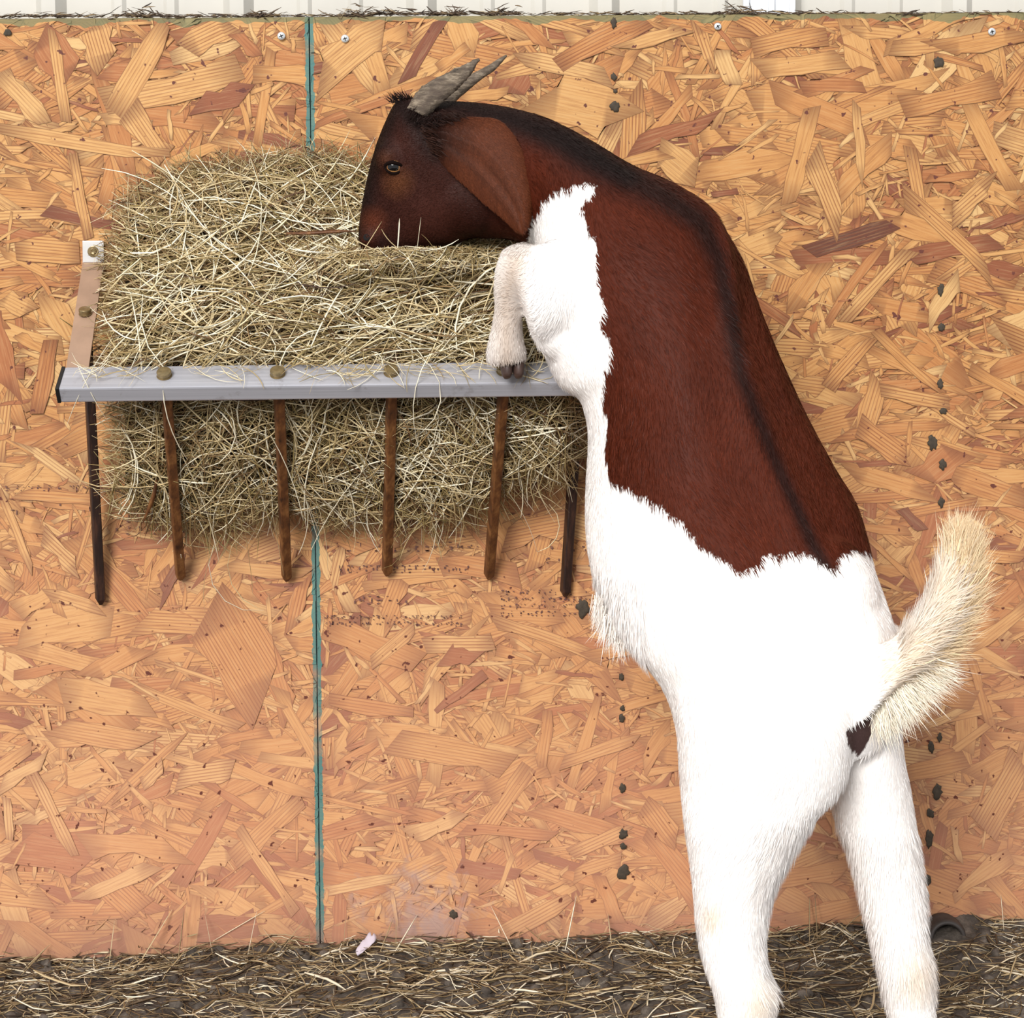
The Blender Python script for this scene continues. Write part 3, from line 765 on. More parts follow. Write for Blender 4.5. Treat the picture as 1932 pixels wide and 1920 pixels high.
for k, (u, v, a, b) in enumerate([(1172, 1276, 5, 8), (1174, 1336, 5, 6), (1173, 1356, 6, 9), (1175, 1486, 8, 9), (1176, 1573, 9, 10), (1176, 1597, 6, 7), (1175, 1645, 12, 14)]):
    nail(u, v, a, b, 'dark nail head %s from the top in the column left of the hind legs' % ORD[k], 'nails in the column behind the goat')
for k, (u, v, a, b) in enumerate([(1771, 118, 9, 11), (1775, 546, 6, 12), (1777, 617, 7, 8), (1774, 724, 6, 10), (1780, 775, 7, 6), (1760, 834, 10, 14), (1778, 876, 7, 12), (1776, 947, 6, 11)]):
    nail(u, v, a, b, 'dark nail head %s from the top in the column above the raised tail' % ORD[k], 'nails in the right-hand column')
for k, (u, v, a, b) in enumerate([(1773, 1391, 5, 9), (1757, 1409, 7, 13), (1769, 1494, 9, 16), (1755, 1534, 8, 9), (1753, 1583, 8, 22), (1750, 1660, 7, 10), (1748, 1692, 6, 10)]):
    nail(u, v, a, b, 'dark nail head %s from the top in the column below the raised tail' % ORD[k], 'nails in the right-hand column')
nail(855, 1725, 8, 9, 'dark hole beside the grey mud smear low on the board', 'single nails')  # flat dark disc standing for a hole in the board
nail(14, 62, 8, 7, 'dark knot hole in the top left corner of the board', 'single nails')  # flat dark disc standing for a knot hole
nail(1100, 1147, 12, 18, 'large dark nail stain beside the goat belly under the rack', 'single nails')

# ------------------------------------------------------------------ pipe end and feather
def pipe():
    c = at(1789, 1773, .052); d = (Vector((-.05, -1, .16))).normalized()
    bm = bmesh.new(); e1 = d.orthogonal().normalized(); e2 = d.cross(e1); n = 40; R0, R1 = .0245, .0185
    prof = [(R0, -.045), (R0, -.035), (R0 + .0015, -.031), (R0, -.027), (R0, -.02), (R0 + .0015, -.015), (R0, -.008), (R0 - .0008, -.001), (R0 - .003, .0004), (R1 + .0012, 0), (R1, -.0015), (R1, -.045)]
    rings = [[bm.verts.new(c + d * h + (e1 * math.cos(2 * math.pi * i / n) + e2 * math.sin(2 * math.pi * i / n)) * r) for i in range(n)] for r, h in prof]
    rings.append(rings[0])
    for p, q in zip(rings, rings[1:]):
        for i in range(n): bm.faces.new((p[i], p[(i + 1) % n], q[(i + 1) % n], q[i]))
    o = link('pipe', bm_mesh('pipe', bm, True), M_RUBBER)
    tag(o, 'half-buried dark pipe end poking from the dirt by the wall', 'pipe')
pipe()
def feather():
    a = at(676, 1838, .050); b = at(698, 1800, .032); V = []; Q = []
    a.z = max(a.z, float(ground(a.x, a.y)) + .004); b.z = max(b.z, a.z + .018)
    K = 10
    for i in range(K):
        t = i / (K - 1); c = a.lerp(b, t) + Vector((.006 * math.sin(t * 2.6), 0, 0)); wd = .0085 * math.sin(math.pi * (.08 + .87 * t)) ** .7
        for s in (-1, -.5, 0, .5, 1):
            V.append((c + Vector((s * wd, -.004 + .004 * s * s + random.uniform(-.0006, .0006), .004 * abs(s) + random.uniform(-.001, .001))))[:])
    for i in range(K - 1):
        for s in range(4): Q.append([i * 5 + s, i * 5 + s + 1, i * 5 + s + 6, i * 5 + s + 5])
    e = raw_mesh('feather', V, quads=Q); o = link('feather', e, M_FEATHER)
    md = o.modifiers.new('thickness', 'SOLIDIFY'); md.thickness = .0009
    tag(o, 'small pale feather on the dirt near the foot of the seam', 'feather')
feather()
# ------------------------------------------------------------------ goat
def catmull(A, m):
    """resample rows of A (n,d) with m points per span"""
    A = np.asarray(A, float); n = len(A)
    P = np.vstack([2 * A[0] - A[1], A, 2 * A[-1] - A[-2]]); out = []
    for i in range(n - 1):
        p0, p1, p2, p3 = P[i:i + 4]
        for t in np.linspace(0, 1, m, endpoint=False):
            out.append(.5 * (2 * p1 + (p2 - p0) * t + (2 * p0 - 5 * p1 + 4 * p2 - p3) * t * t + (3 * p1 - p0 - 3 * p2 + p3) * t ** 3))
    out.append(A[-1]); return np.array(out)
AXIS = []      # (point, tangent, radius) samples for the lie of the coat
def loft(rows, m=6, n=40, spine=None, p=2.0, reverse=False):
    """rows: ax ay bx by o h  - opposite outline points, distance out, half depth"""
    R = catmull(rows, m)
    rings = []; cents = []; rads = []
    for ax_, ay_, bx_, by_, o, h in R:
        a = at_np(ax_, ay_, o); b = at_np(bx_, by_, o); c = (a + b) / 2; s = (a - b) / 2
        th = np.linspace(0, 2 * np.pi, n, endpoint=False)
        ct, sn = np.cos(th), np.sin(th)
        e = 2.0 / p
        x = np.sign(ct) * np.abs(ct) ** e; y = np.sign(sn) * np.abs(sn) ** e
        k = np.ones(n)
        if spine is not None:
            ts = np.interp(ay_, spine[0], spine[1]); am = np.interp(ay_, spine[0], spine[2])
            d = (th - ts + np.pi) % (2 * np.pi) - np.pi
            k = 1 + am * (np.exp(-(d / .10) ** 2) * 1.0 - .75 * np.exp(-((d - .34) / .20) ** 2) - .6 * np.exp(-((d + .36) / .20) ** 2))
        rings.append(c + (s[None] * x[:, None] + np.array([0, -h, 0])[None] * y[:, None]) * k[:, None])
        cents.append(c); rads.append((np.linalg.norm(s) + h) / 2)
    cents = np.array(cents); T = np.gradient(cents, axis=0); T /= np.linalg.norm(T, axis=1, keepdims=True)
    if reverse: T = -T
    for c, t, r in zip(cents, T, rads): AXIS.append((c, t, r))
    return np.array(rings)
def loft_faces(rings, base):
    m, n, _ = rings.shape
    V = np.concatenate([rings.reshape(-1, 3), rings[0].mean(0)[None], rings[-1].mean(0)[None]])
    Q = []; T = []
    for i in range(m - 1):
        for j in range(n):
            k = (j + 1) % n; Q.append([base + i * n + j, base + i * n + k, base + (i + 1) * n + k, base + (i + 1) * n + j])
    for j in range(n):
        k = (j + 1) % n
        T.append([base + m * n, base + k, base + j]); T.append([base + m * n + 1, base + (m - 1) * n + j, base + (m - 1) * n + k])
    return V, Q, T
def loft_mesh(name, rings, smooth=True):
    V, Q, T = loft_faces(rings, 0); return raw_mesh(name, V, quads=Q, tris=T, smooth=smooth)

parts = []
# neck, barrel and rump
SPN = [[300, 400, 470, 560, 700, 960, 1100, 1180], [.15, .30, .62, .90, 1.02, 1.0, .78, .6], [.0, .03, .045, .05, .05, .055, .045, .0]]
parts.append(loft([
    (842, 190, 905, 450, .142, .050), (900, 193, 960, 452, .148, .052), (965, 203, 1005, 470, .155, .055), (1035, 224, 1010, 500, .17, .066), (1110, 262, 1005, 560, .188, .082),
    (1190, 310, 1012, 600, .205, .100), (1270, 345, 1022, 650, .22, .110), (1345, 395, 1036, 690, .232, .115), (1397, 480, 1058, 728, .245, .118), (1425, 560, 1092, 752, .255, .120),
    (1452, 630, 1108, 800, .268, .122), (1482, 700, 1110, 850, .282, .124), (1522, 785, 1106, 920, .30, .126), (1570, 875, 1105, 985, .322, .128), (1612, 945, 1110, 1045, .345, .126),
    (1634, 1010, 1122, 1100, .365, .122), (1648, 1070, 1150, 1160, .385, .118), (1668, 1125, 1192, 1225, .405, .114), (1686, 1185, 1235, 1275, .42, .108), (1697, 1260, 1262, 1325, .43, .10),
    (1694, 1335, 1279, 1385, .44, .088), (1670, 1400, 1300, 1440, .45, .07)], spine=SPN))
# head
parts.append(loft([
    (900, 215, 955, 445, .142, .046), (835, 190, 940, 442, .14, .050), (782, 184, 915, 444, .14, .052), (748, 192, 880, 452, .14, .052), (728, 228, 852, 464, .14, .049), (711, 270, 832, 468, .14, .045),
    (698, 315, 818, 470, .14, .039), (688, 358, 806, 474, .14, .033), (681, 398, 790, 480, .14, .029), (677, 430, 770, 486, .14, .0265), (677, 455, 745, 492, .14, .024), (684, 478, 720, 496, .14, .016)], p=2.25, reverse=True))
# near hind leg
parts.append(loft([
    (1330, 1130, 1540, 1080, .40, .050), (1290, 1240, 1600, 1210, .445, .078), (1276, 1330, 1616, 1320, .475, .085), (1279, 1405, 1608, 1402, .49, .083), (1284, 1480, 1590, 1478, .502, .074), (1290, 1545, 1542, 1532, .515, .063), (1299, 1610, 1500, 1600, .52, .055),
    (1308, 1680, 1464, 1668, .525, .047), (1312, 1735, 1447, 1730, .53, .041), (1319, 1785, 1442, 1780, .535, .037), (1332, 1835, 1449, 1828, .54, .034), (1346, 1875, 1468, 1872, .545, .032), (1353, 1915, 1464, 1910, .545, .029),
    (1360, 1970, 1450, 1968, .54, .025), (1366, 2040, 1446, 2040, .535, .022), (1366, 2095, 1450, 2095, .535, .024), (1362, 2120, 1448, 2120, .535, .022), (1360, 2150, 1452, 2150, .535, .023)]))
# far hind leg
parts.append(loft([
    (1500, 1180, 1697, 1180, .40, .06), (1520, 1300, 1697, 1320, .41, .064), (1545, 1400, 1702, 1415, .42, .062), (1560, 1480, 1714, 1478, .425, .056), (1572, 1535, 1724, 1535, .43, .050), (1596, 1598, 1733, 1600, .435, .045),
    (1614, 1655, 1741, 1658, .44, .041), (1629, 1715, 1747, 1712, .445, .037), (1645, 1775, 1748, 1765, .45, .033), (1656, 1825, 1760, 1815, .455, .031), (1666, 1872, 1763, 1862, .455, .029), (1674, 1915, 1764, 1912, .455, .026),
    (1686, 1970, 1762, 1970, .45, .022), (1694, 2020, 1764, 2020, .447, .020), (1692, 2050, 1766, 2050, .447, .022), (1690, 2080, 1770, 2080, .447, .021)]))
# near foreleg: shoulder, forearm up to the bent knee, cannon down to the rail
parts.append(loft([
    (1170, 470, 1150, 690, .255, .07), (1105, 430, 1100, 660, .262, .062), (1058, 446, 1062, 640, .270, .054), (1012, 462, 1020, 645, .276, .047), (980, 458, 998, 616, .274, .039), (952, 470, 988, 580, .266, .031),
    (937, 500, 985, 570, .258, .028), (932, 540, 983, 580, .25, .026), (933, 580, 985, 600, .243, .0245), (928, 615, 986, 622, .236, .0245), (921, 645, 989, 646, .229, .026), (917, 666, 994, 664, .222, .028), (920, 688, 994, 680, .216, .026)]))
# far foreleg buried in the hay
parts.append(loft([
    (1170, 470, 1150, 660, .15, .06), (1110, 450, 1095, 620, .145, .05), (1065, 470, 1055, 590, .145, .04), (1030, 480, 1035, 580, .145, .032), (1010, 510, 1052, 585, .145, .026), (1006, 560, 1050, 600, .145, .024), (1008, 620, 1050, 625, .15, .022), (1008, 655, 1052, 655, .152, .022)]))
# tail
tail_rings = loft([
    (1600, 1230, 1560, 1380, .47, .035), (1650, 1218, 1610, 1375, .495, .034), (1688, 1205, 1650, 1330, .515, .030), (1712, 1176, 1700, 1288, .525, .026), (1737, 1146, 1756, 1244, .53, .024), (1756, 1106, 1802, 1186, .53, .021), (1768, 1066, 1826, 1120, .53, .017), (1778, 1040, 1824, 1070, .53, .012), (1794, 1024, 1816, 1040, .53, .006)])
parts.append(tail_rings)
# brow, cheek, withers and hip masses
def ball(u, v, o, r, sx=1., sz=1., sy=1.):
    c = at_np(u, v, o); th = np.linspace(0.02, np.pi - .02, 12); rings = []
    for t in th:
        f = np.linspace(0, 2 * np.pi, 24, endpoint=False)
        rings.append(c + r * np.stack([sx * np.sin(t) * np.cos(f), sy * np.sin(t) * np.sin(f), sz * np.cos(t) + 0 * f], 1))
    return np.array(rings)
parts += [ball(738, 300, .168, .020, 1., 1.2, .95), ball(745, 300, .112, .019, 1., 1.2, .95), ball(880, 375, .155, .046, 1.15, 1., .9), ball(700, 450, .155, .014), ball(700, 450, .125, .014),
          ball(1545, 1140, .43, .065, 1., 1.2, .9), ball(1074, 590, .270, .045, 1.1, 1.3, .8), ball(1160, 560, .275, .062, .9, 1.3, .8)]
VV = []; QQ = []; TT = []; nb = 0
for r_ in parts:
    v, q, t = loft_faces(r_, nb); VV.append(v); QQ += q; TT += t; nb += len(v)
me0 = raw_mesh('body_source', np.concatenate(VV), quads=QQ, tris=TT)
tmp = bpy.data.objects.new('body_source', me0); COL.objects.link(tmp)
rm = tmp.modifiers.new('r', 'REMESH'); rm.mode = 'VOXEL'; rm.voxel_size = .0036; rm.use_smooth_shade = True
sm = tmp.modifiers.new('s', 'SMOOTH'); sm.factor = .5; sm.iterations = 9
dg = bpy.context.evaluated_depsgraph_get(); ev = tmp.evaluated_get(dg)
body_me = bpy.data.meshes.new_from_object(ev); body_me.name = 'body'
bpy.data.objects.remove(tmp)
for p_ in body_me.polygons: p_.use_smooth = True
nv = len(body_me.vertices); BV = np.empty(nv * 3, np.float32); body_me.vertices.foreach_get('co', BV); BV = BV.reshape(-1, 3).astype(float)
bvh = BVHTree.FromPolygons([Vector(v) for v in BV], [tuple(p_.vertices) for p_ in body_me.polygons])
def hit(u, v):
    d = ray(u, v).normalized(); loc, nor, i, dist = bvh.ray_cast(CAM, d)
    return (loc, nor) if loc is not None else (at(u, v, .2), Vector((0, -1, 0)))

# coat pattern
BROWN = np.array([(600, 60), (1000, 60), (1400, 200), (1700, 800), (1700, 1042), (1632, 1043), (1612, 1038), (1592, 1046), (1574, 1074), (1558, 1070), (1535, 1050), (1500, 1043), (1468, 1048), (1445, 1046), (1420, 1070), (1396, 1082), (1370, 1062), (1350, 1046),
    (1326, 1036), (1308, 1018), (1290, 986), (1255, 965), (1225, 945), (1190, 926), (1148, 912), (1145, 880), (1142, 840), (1142, 800), (1138, 760), (1140, 720), (1150, 690), (1147, 640), (1136, 610), (1131, 560), (1126, 490),
    (1111, 430), (1097, 385), (1122, 352), (1108, 346), (1075, 352), (1048, 364), (1022, 384), (1010, 412), (1003, 436), (1000, 470), (900, 520), (600, 520)], float)
def in_poly(u, v, P):
    c = np.zeros(len(u), bool); j = len(P) - 1
    for i in range(len(P)):
        xi, yi = P[i]; xj, yj = P[j]
        hit_ = ((yi > v) != (yj > v)) & (u < (xj - xi) * (v - yi) / (yj - yi + 1e-9) + xi); c ^= hit_; j = i
    return c
def dist_line(u, v, L):
    L = np.asarray(L, float); best = np.full(len(u), 1e9)
    for (a, b) in zip(L[:-1], L[1:]):
        d = b - a; t = np.clip(((u - a[0]) * d[0] + (v - a[1]) * d[1]) / (d @ d), 0, 1)
        best = np.minimum(best, np.hypot(u - a[0] - t * d[0], v - a[1] - t * d[1]))
    return best
SPINE = [(860, 200), (960, 215), (1060, 262), (1150, 320), (1240, 362), (1320, 415), (1352, 480), (1372, 580), (1395, 700), (1440, 810), (1490, 930), (1530, 1020), (1560, 1075)]
c_ = lambda *k: np.array(srgb(*k)[:3])
def coat(P):
    u, v = project(P); ph = P * 1.0
    n1 = smooth_noise(ph, 160, 31); n2 = smooth_noise(ph, 420, 32); n3 = smooth_noise(ph, 45, 33)
    br = in_poly(u + 5 * n1 + 3 * n2, v + 3.5 * n2, BROWN) & ~((u > 928) & (u < 1030) & (v > np.interp(u, [928, 960, 1000, 1030], [490, 462, 452, 452])) & (P[:, 1] < -.19))
    out = np.empty((len(P), 3))
    white = c_(250, 246, 243)[None] * (1 + .02 * n3[:, None])
    # cream on the tail and legs
    cream = np.clip(1 - dist_line(u, v, [(1690, 1270), (1770, 1190), (1800, 1040)]) / 75, 0, 1) * (u > 1655)
    white = white * (1 - .55 * cream[:, None]) + c_(240, 214, 172)[None] * .55 * cream[:, None]
    leg = np.clip(1 - dist_line(u, v, [(975, 490), (955, 560), (955, 690)]) / 48, 0, 1)  # foreleg: cream and dirt stain, with its shade put into the colour
    white = white * (1 - .8 * leg[:, None]) + c_(200, 178, 158)[None] * .8 * leg[:, None]
    for (hu, hv, hr) in ((1728, 1840, 42), (1430, 1895, 40), (1345, 1730, 26)):
        k = np.clip(1.2 - np.hypot((u - hu), (v - hv) * .7) / hr, 0, 1)[:, None] * .55
        white = white * (1 - k) + c_(228, 206, 178)[None] * k
    an = in_poly(u + 2 * n1, v + 2 * n2, np.array([(1596, 1378), (1622, 1362), (1645, 1350), (1644, 1382), (1634, 1405), (1622, 1428), (1608, 1418), (1599, 1405)], float))
    white[an] = c_(74, 56, 54)
    brown = np.repeat(c_(76, 30, 15)[None], len(P), 0)
    brown *= (1 + .10 * n3 + .06 * n2)[:, None]
    ds = dist_line(u, v, SPINE); wdt = np.interp(u, [860, 1100, 1300, 1400, 1560], [44, 52, 30, 18, 17])
    dk = np.clip(1.25 - ds / wdt, 0, 1)[:, None] * .82
    brown = brown * (1 - dk) + c_(24, 14, 12)[None] * dk
    head = (np.clip((1015 - u) / 110, 0, 1) * np.clip((500 - v) / 40, 0, 1))[:, None]
    hb = np.repeat(c_(52, 24, 17)[None], len(P), 0) * (1 + .12 * n3[:, None])
    brown = brown * (1 - head) + hb * head
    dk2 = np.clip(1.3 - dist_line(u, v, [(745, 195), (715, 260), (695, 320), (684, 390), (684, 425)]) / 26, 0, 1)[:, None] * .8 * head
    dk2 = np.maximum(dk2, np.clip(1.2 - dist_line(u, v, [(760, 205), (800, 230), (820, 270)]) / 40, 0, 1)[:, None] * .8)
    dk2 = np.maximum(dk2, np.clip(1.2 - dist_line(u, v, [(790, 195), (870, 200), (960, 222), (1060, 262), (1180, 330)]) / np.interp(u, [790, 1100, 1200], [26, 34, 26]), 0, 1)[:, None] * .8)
    dk2 = np.maximum(dk2, np.clip(1.1 - dist_line(u, v, [(700, 462), (760, 470), (830, 468)]) / 22, 0, 1)[:, None] * .5)  # shade under the muzzle, put into the coat colour
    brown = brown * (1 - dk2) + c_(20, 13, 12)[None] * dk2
    for (hu, hv, hr, am, cc) in ((703, 418, 30, .55, (104, 50, 28)), (750, 345, 34, .5, (112, 66, 36)), (726, 300, 20, .4, (100, 58, 36)), (800, 395, 60, .3, (86, 48, 40)), (695, 455, 18, .5, (84, 42, 28))):
        k = np.clip(1.15 - np.hypot(u - hu, v - hv) / hr, 0, 1)[:, None] * am * head
        brown = brown * (1 - k) + c_(*cc)[None] * k
    out = np.where(br[:, None], brown, white)
    return out, br
M_FUR = None
def make_fur(name, rough, spec):
    m, nt, b = mat(name)
    a = N(nt, 'ShaderNodeAttribute', attribute_name='coat'); nt.links.new(a.outputs['Color'], b.inputs['Base Color'])
    b.inputs['Roughness'].default_value = rough; b.inputs['Specular IOR Level'].default_value = spec
    b.inputs['Sheen Weight'].default_value = .0; b.inputs['Sheen Roughness'].default_value = .4
    return m
M_FUR = make_fur('short_goat_coat', .55, .11)
M_HORN = None
def make_horn():
    m, nt, b = mat('weathered_horn')
    tc = N(nt, 'ShaderNodeTexCoord').outputs['Object']
    mpp = N(nt, 'ShaderNodeMapping'); mpp.inputs['Rotation'].default_value = (0, math.radians(38), 0); mpp.inputs['Scale'].default_value = (45, 220, 220); nt.links.new(tc, mpp.inputs[0]); f = noise(nt, mpp.outputs[0], 1.0, 8, .75); g = noise(nt, tc, 35, 4, .6)
    c = ramp(nt, f, [(.32, srgb(38, 31, 26)), (.5, srgb(104, 90, 74)), (.68, srgb(176, 160, 138))])
    c = mix_c(nt, ramp(nt, g, [(.45, (0, 0, 0, 1)), (.65, (.8, .8, .8, 1))]), c, srgb(80, 66, 56))
    nt.links.new(c, b.inputs['Base Color']); b.inputs['Roughness'].default_value = .7
    bn = N(nt, 'ShaderNodeBump'); bn.inputs['Strength'].default_value = .8; bn.inputs['Distance'].default_value = .002
    nt.links.new(f, bn.inputs['Height']); nt.links.new(bn.outputs[0], b.inputs['Normal'])
    return m
M_HORN = make_horn()
M_HOOF = simple('dark_hoof', srgb(70, 52, 46), .5, var=.3, scale=120)
M_IRIS = simple('amber_iris', srgb(158, 112, 66), .12, var=.25, scale=300)
M_PUPIL = simple('black_pupil', srgb(8, 7, 8), .06)
M_LID = simple('dark_eyelid', srgb(22, 13, 11), .9)
M_LID.node_tree.nodes['Principled BSDF'].inputs['Specular IOR Level'].default_value = .05
M_NOSE = simple('dark_nostril', srgb(9, 6, 6), .95)

goat = empty('goat', at(1480, 2130, .49))
tag(goat, 'brown and white goat reared up on its hind legs against the hay rack, eating', 'goat')
cc, brm = coat(BV)
attr(body_me, 'coat', np.concatenate([cc, np.ones((nv, 1))], 1))
body_me.materials.clear(); body_me.materials.append(M_FUR)
body = link('body', body_me, None, goat)

# ears: a drooping leaf, slightly cupped, hung clear of the cheek
def ear(rows, o_root, o_tip, sgn, name='ear'):
    R = catmull(rows, 10); m_, n = len(R), 64; rings = []
    for i, (ax_, ay_, bx_, by_) in enumerate(R):
        t = i / (m_ - 1); o = o_root + (o_tip - o_root) * t + sgn * .012 * math.sin(math.pi * t)
        a = at_np(ax_, ay_, o); b = at_np(bx_, by_, o); c = (a + b) / 2; s = (a - b) / 2
        th = np.linspace(0, 2 * np.pi, n, endpoint=False)
        x = np.cos(th); h = .0034 * (1 - .35 * t)
        cup = sgn * (.009 * (1 - x * x) * (1 - .3 * t) + .0016 * np.exp(-((x - .15) / .10) ** 2) * (1 - t) - .0014 * np.exp(-((x + .25) / .16) ** 2))
        rings.append(c + s[None] * x[:, None] + np.stack([0 * x, -(cup + h * np.sin(th)), 0 * x], 1))
    rings = np.array(rings); me = loft_mesh(name, rings)
    P = np.empty(len(me.vertices) * 3, np.float32); me.vertices.foreach_get('co', P); P = P.reshape(-1, 3).astype(float)
    nz = smooth_noise(P, 60, 41); u, v = project(P)
    base = np.repeat(c_(88, 45, 26)[None], len(P), 0) * (1 + .12 * nz[:, None])
    k = np.clip(1.25 - np.hypot(u - 812, v - 250) / 75, 0, 1)[:, None] * .9
    crease_shade = np.clip(1 - dist_line(u, v, [(850, 270), (920, 345), (975, 420)]) / 7, 0, 1)[:, None] * .3 + np.clip(1 - dist_line(u, v, [(890, 270), (950, 340), (985, 400)]) / 5, 0, 1)[:, None] * .3  # shade in the ear creases, drawn as dark lines in the colour
    base = base * (1 - k) + c_(34, 18, 14)[None] * k
    base = base * (1 - crease_shade)
    base = base * (1 + .30 * smooth_noise(P @ np.array([[.8, 0, .6], [0, 1, 0], [-.12, 0, .16]]), 900, 43)[:, None] * .4)
    attr(me, 'coat', np.concatenate([np.clip(base, 0, 1), np.ones((len(P), 1))], 1))
    return link(name, me, M_FUR, goat)
EAR = [(812, 238, 806, 252), (835, 228, 812, 272), (868, 221, 824, 296), (905, 221, 848, 324), (940, 226, 872, 346), (966, 250, 896, 368), (985, 284, 918, 388), (998, 324, 938, 404), (1004, 365, 956, 420), (1003, 402, 966, 430), (999, 424, 974, 438), (990, 440, 983, 442)]
ear(EAR, .176, .214, 1)
EAR2 = [(a - 14, b + 6, c - 14, d + 6) for a, b, c, d in EAR]
ear(EAR2, .094, .062, -1)
# horns
def horn(rows, o0, o1, h0, h1, jag, seed):
    r = np.random.default_rng(seed)
    m_ = len(rows); R = catmull([(a, b, c, d, o0 + (o1 - o0) * i / (m_ - 1), h0 + (h1 - h0) * i / (m_ - 1)) for i, (a, b, c, d) in enumerate(rows)], 7)
    rings = []; n = 22
    for i, (ax_, ay_, bx_, by_, o, h) in enumerate(R):
        a = at_np(ax_, ay_, o); b = at_np(bx_, by_, o); c = (a + b) / 2; s = (a - b) / 2
        th = np.linspace(0, 2 * np.pi, n, endpoint=False)
        k = 1 + jag * (r.normal(size=n) * .5 + .5 * np.sin(th * 3 + 1)) * (.3 + i / len(R))
        rings.append(c + (s[None] * np.cos(th)[:, None] + np.array([0, -h, 0])[None] * np.sin(th)[:, None]) * k[:, None])
    return link('horn', loft_mesh('horn', np.array(rings)), M_HORN, goat)
hb = hit(800, 205)[0]
tag(horn([(768, 204, 806, 222), (778, 188, 820, 208), (798, 163, 842, 188), (826, 147, 862, 170), (856, 132, 880, 152), (878, 122, 893, 135), (893, 113, 900, 121), (904, 110, 906, 114)], .178, .168, .0115, .003, .15, 5), 'weathered grey horn with a broken jagged tip')
tag(horn([(812, 196, 852, 208), (826, 182, 862, 190), (850, 161, 880, 174), (884, 142, 906, 152), (918, 125, 932, 134), (940, 111, 948, 117), (955, 103, 957, 106)], .120, .112, .011, .002, .05, 6), 'long dark pointed horn')
# forelock tuft and dark eye, nostril
def eye(u, v, sgn):
    if sgn > 0: L, nrm = hit(u, v)
    else:
        L0, nrm = hit(u, v); L = Vector((L0.x, -.28 - L0.y, L0.z)); nrm = Vector((nrm.x, -nrm.y, nrm.z))
    nrm = (nrm + Vector((-.15, -.5 * sgn, 0))).normalized()
    up = Vector((.12, 0, 1)); side = nrm.cross(up).normalized(); up = side.cross(nrm).normalized()
    c = L - nrm * .0082; r = .0116
    bm = bmesh.new(); lathe_bm(bm, c, nrm, [(r * math.sin(t), r * math.cos(t)) for t in np.linspace(.02, 2.6, 26)], 32)
    e = link('eye', bm_mesh('eye', bm, True), M_IRIS, goat); e['label'] = 'amber eye with a dark pupil'
    bm = bmesh.new(); n = 28; rings = []
    for s in (1, .93, .5, .05):
        ring = []
        for i in range(n):
            a = 2 * math.pi * i / n; x = .0070 * s * math.copysign(abs(math.cos(a)) ** .7, math.cos(a)); y = .0045 * s * math.copysign(abs(math.sin(a)) ** .7, math.sin(a)) + .0008
            z = math.sqrt(max(r * r - x * x - y * y, 0)) + (.0002 if s < 1 else -.0003)
            ring.append(bm.verts.new(c + side * x + up * y + nrm * z))
        rings.append(ring)
    for p, q in zip(rings, rings[1:]):
        for i in range(n): bm.faces.new((p[i], p[(i + 1) % n], q[(i + 1) % n], q[i]))
    bm.faces.new(rings[-1]); link('pupil', bm_mesh('pupil', bm, True), M_PUPIL, e)
    # lids: almond ring following the ball
    bm = bmesh.new(); n = 40; rings = []
    for k in range(n):
        a = 2 * math.pi * k / n
        x = .0112 * math.cos(a) - .0014 * max(0, math.cos(a)) ; y = .0066 * math.sin(a) * (1 - .25 * abs(math.cos(a)) ** 2)
        z = math.sqrt(max((r + .0003) ** 2 - min(x * x + y * y, r * r * .98), 0)); ring = []
        out = Vector((side * x + up * y)).normalized()
        for j in range(8):
            b_ = 2 * math.pi * j / 8; th = .0017 if math.sin(a) < 0 else .0024
            ring.append(bm.verts.new(c + side * x + up * y + nrm * (z * .95 + .0010) + out * math.cos(b_) * th + nrm * math.sin(b_) * th * .8))
        rings.append(ring)
    for k in range(n):
        p, q = rings[k], rings[(k + 1) % n]
        for j in range(8): bm.faces.new((p[j], p[(j + 1) % 8], q[(j + 1) % 8], q[j]))
    link('eyelid', bm_mesh('eyelid', bm, True), M_LID, e)
eye(742, 316, 1); eye(742, 316, -1)
L, nrm = hit(693, 446)
bm = bmesh.new(); lathe_bm(bm, L - nrm * .001, nrm, [(.0042, 0), (.0040, .0010), (.0028, .0011), (.001, .0009)], 16, [1 + .35 * math.cos(2 * math.pi * i / 16) for i in range(16)])
tag(link('nostril', bm_mesh('nostril', bm, True), M_NOSE, goat), 'dark nostril')
# hooves: two claws each
def hoof(u, v, o, sc, d=Vector((-.35, -.5, -1)), spread=Vector((1, .2, 0))):
    base = at(u, v, o); d = d.normalized(); spread = (spread - d * spread.dot(d)).normalized(); f = d.cross(spread)
    bm = bmesh.new()
    for s in (-1, 1):
        rings = []
        for t, w_, g in ((-.012, .008, .012), (0, .0105, .015), (.012, .0105, .016), (.024, .0085, .014), (.030, .005, .009)):
            c = base + d * t * sc + spread * s * .0098 * sc
            rings.append([bm.verts.new(c + (spread * math.cos(2 * math.pi * k / 16) * w_ + f * math.sin(2 * math.pi * k / 16) * g) * sc) for k in range(16)])
        for p, q in zip(rings, rings[1:]):
            for i in range(16): bm.faces.new((p[i], p[(i + 1) % 16], q[(i + 1) % 16], q[i]))
        bm.faces.new(rings[0][::-1]); bm.faces.new(rings[-1])
    tag(link('hoof', bm_mesh('hoof', bm, True), M_HOOF, goat), 'dark cloven hoof')
hoof(966, 680, .222, .70, Vector((.05, -.35, -1)))
hoof(1030, 655, .152, .8, Vector((0, -.2, -1)))
gl = float(ground(at(1406, 2165, .535).x, -.535)); gr = float(ground(at(1730, 2090, .447).x, -.447))
Pl = at(1404, 2150, .535); hoof(1404, 2152, .535, max(1.0, (Pl.z - gl) / .030), Vector((-.1, .15, -1)))
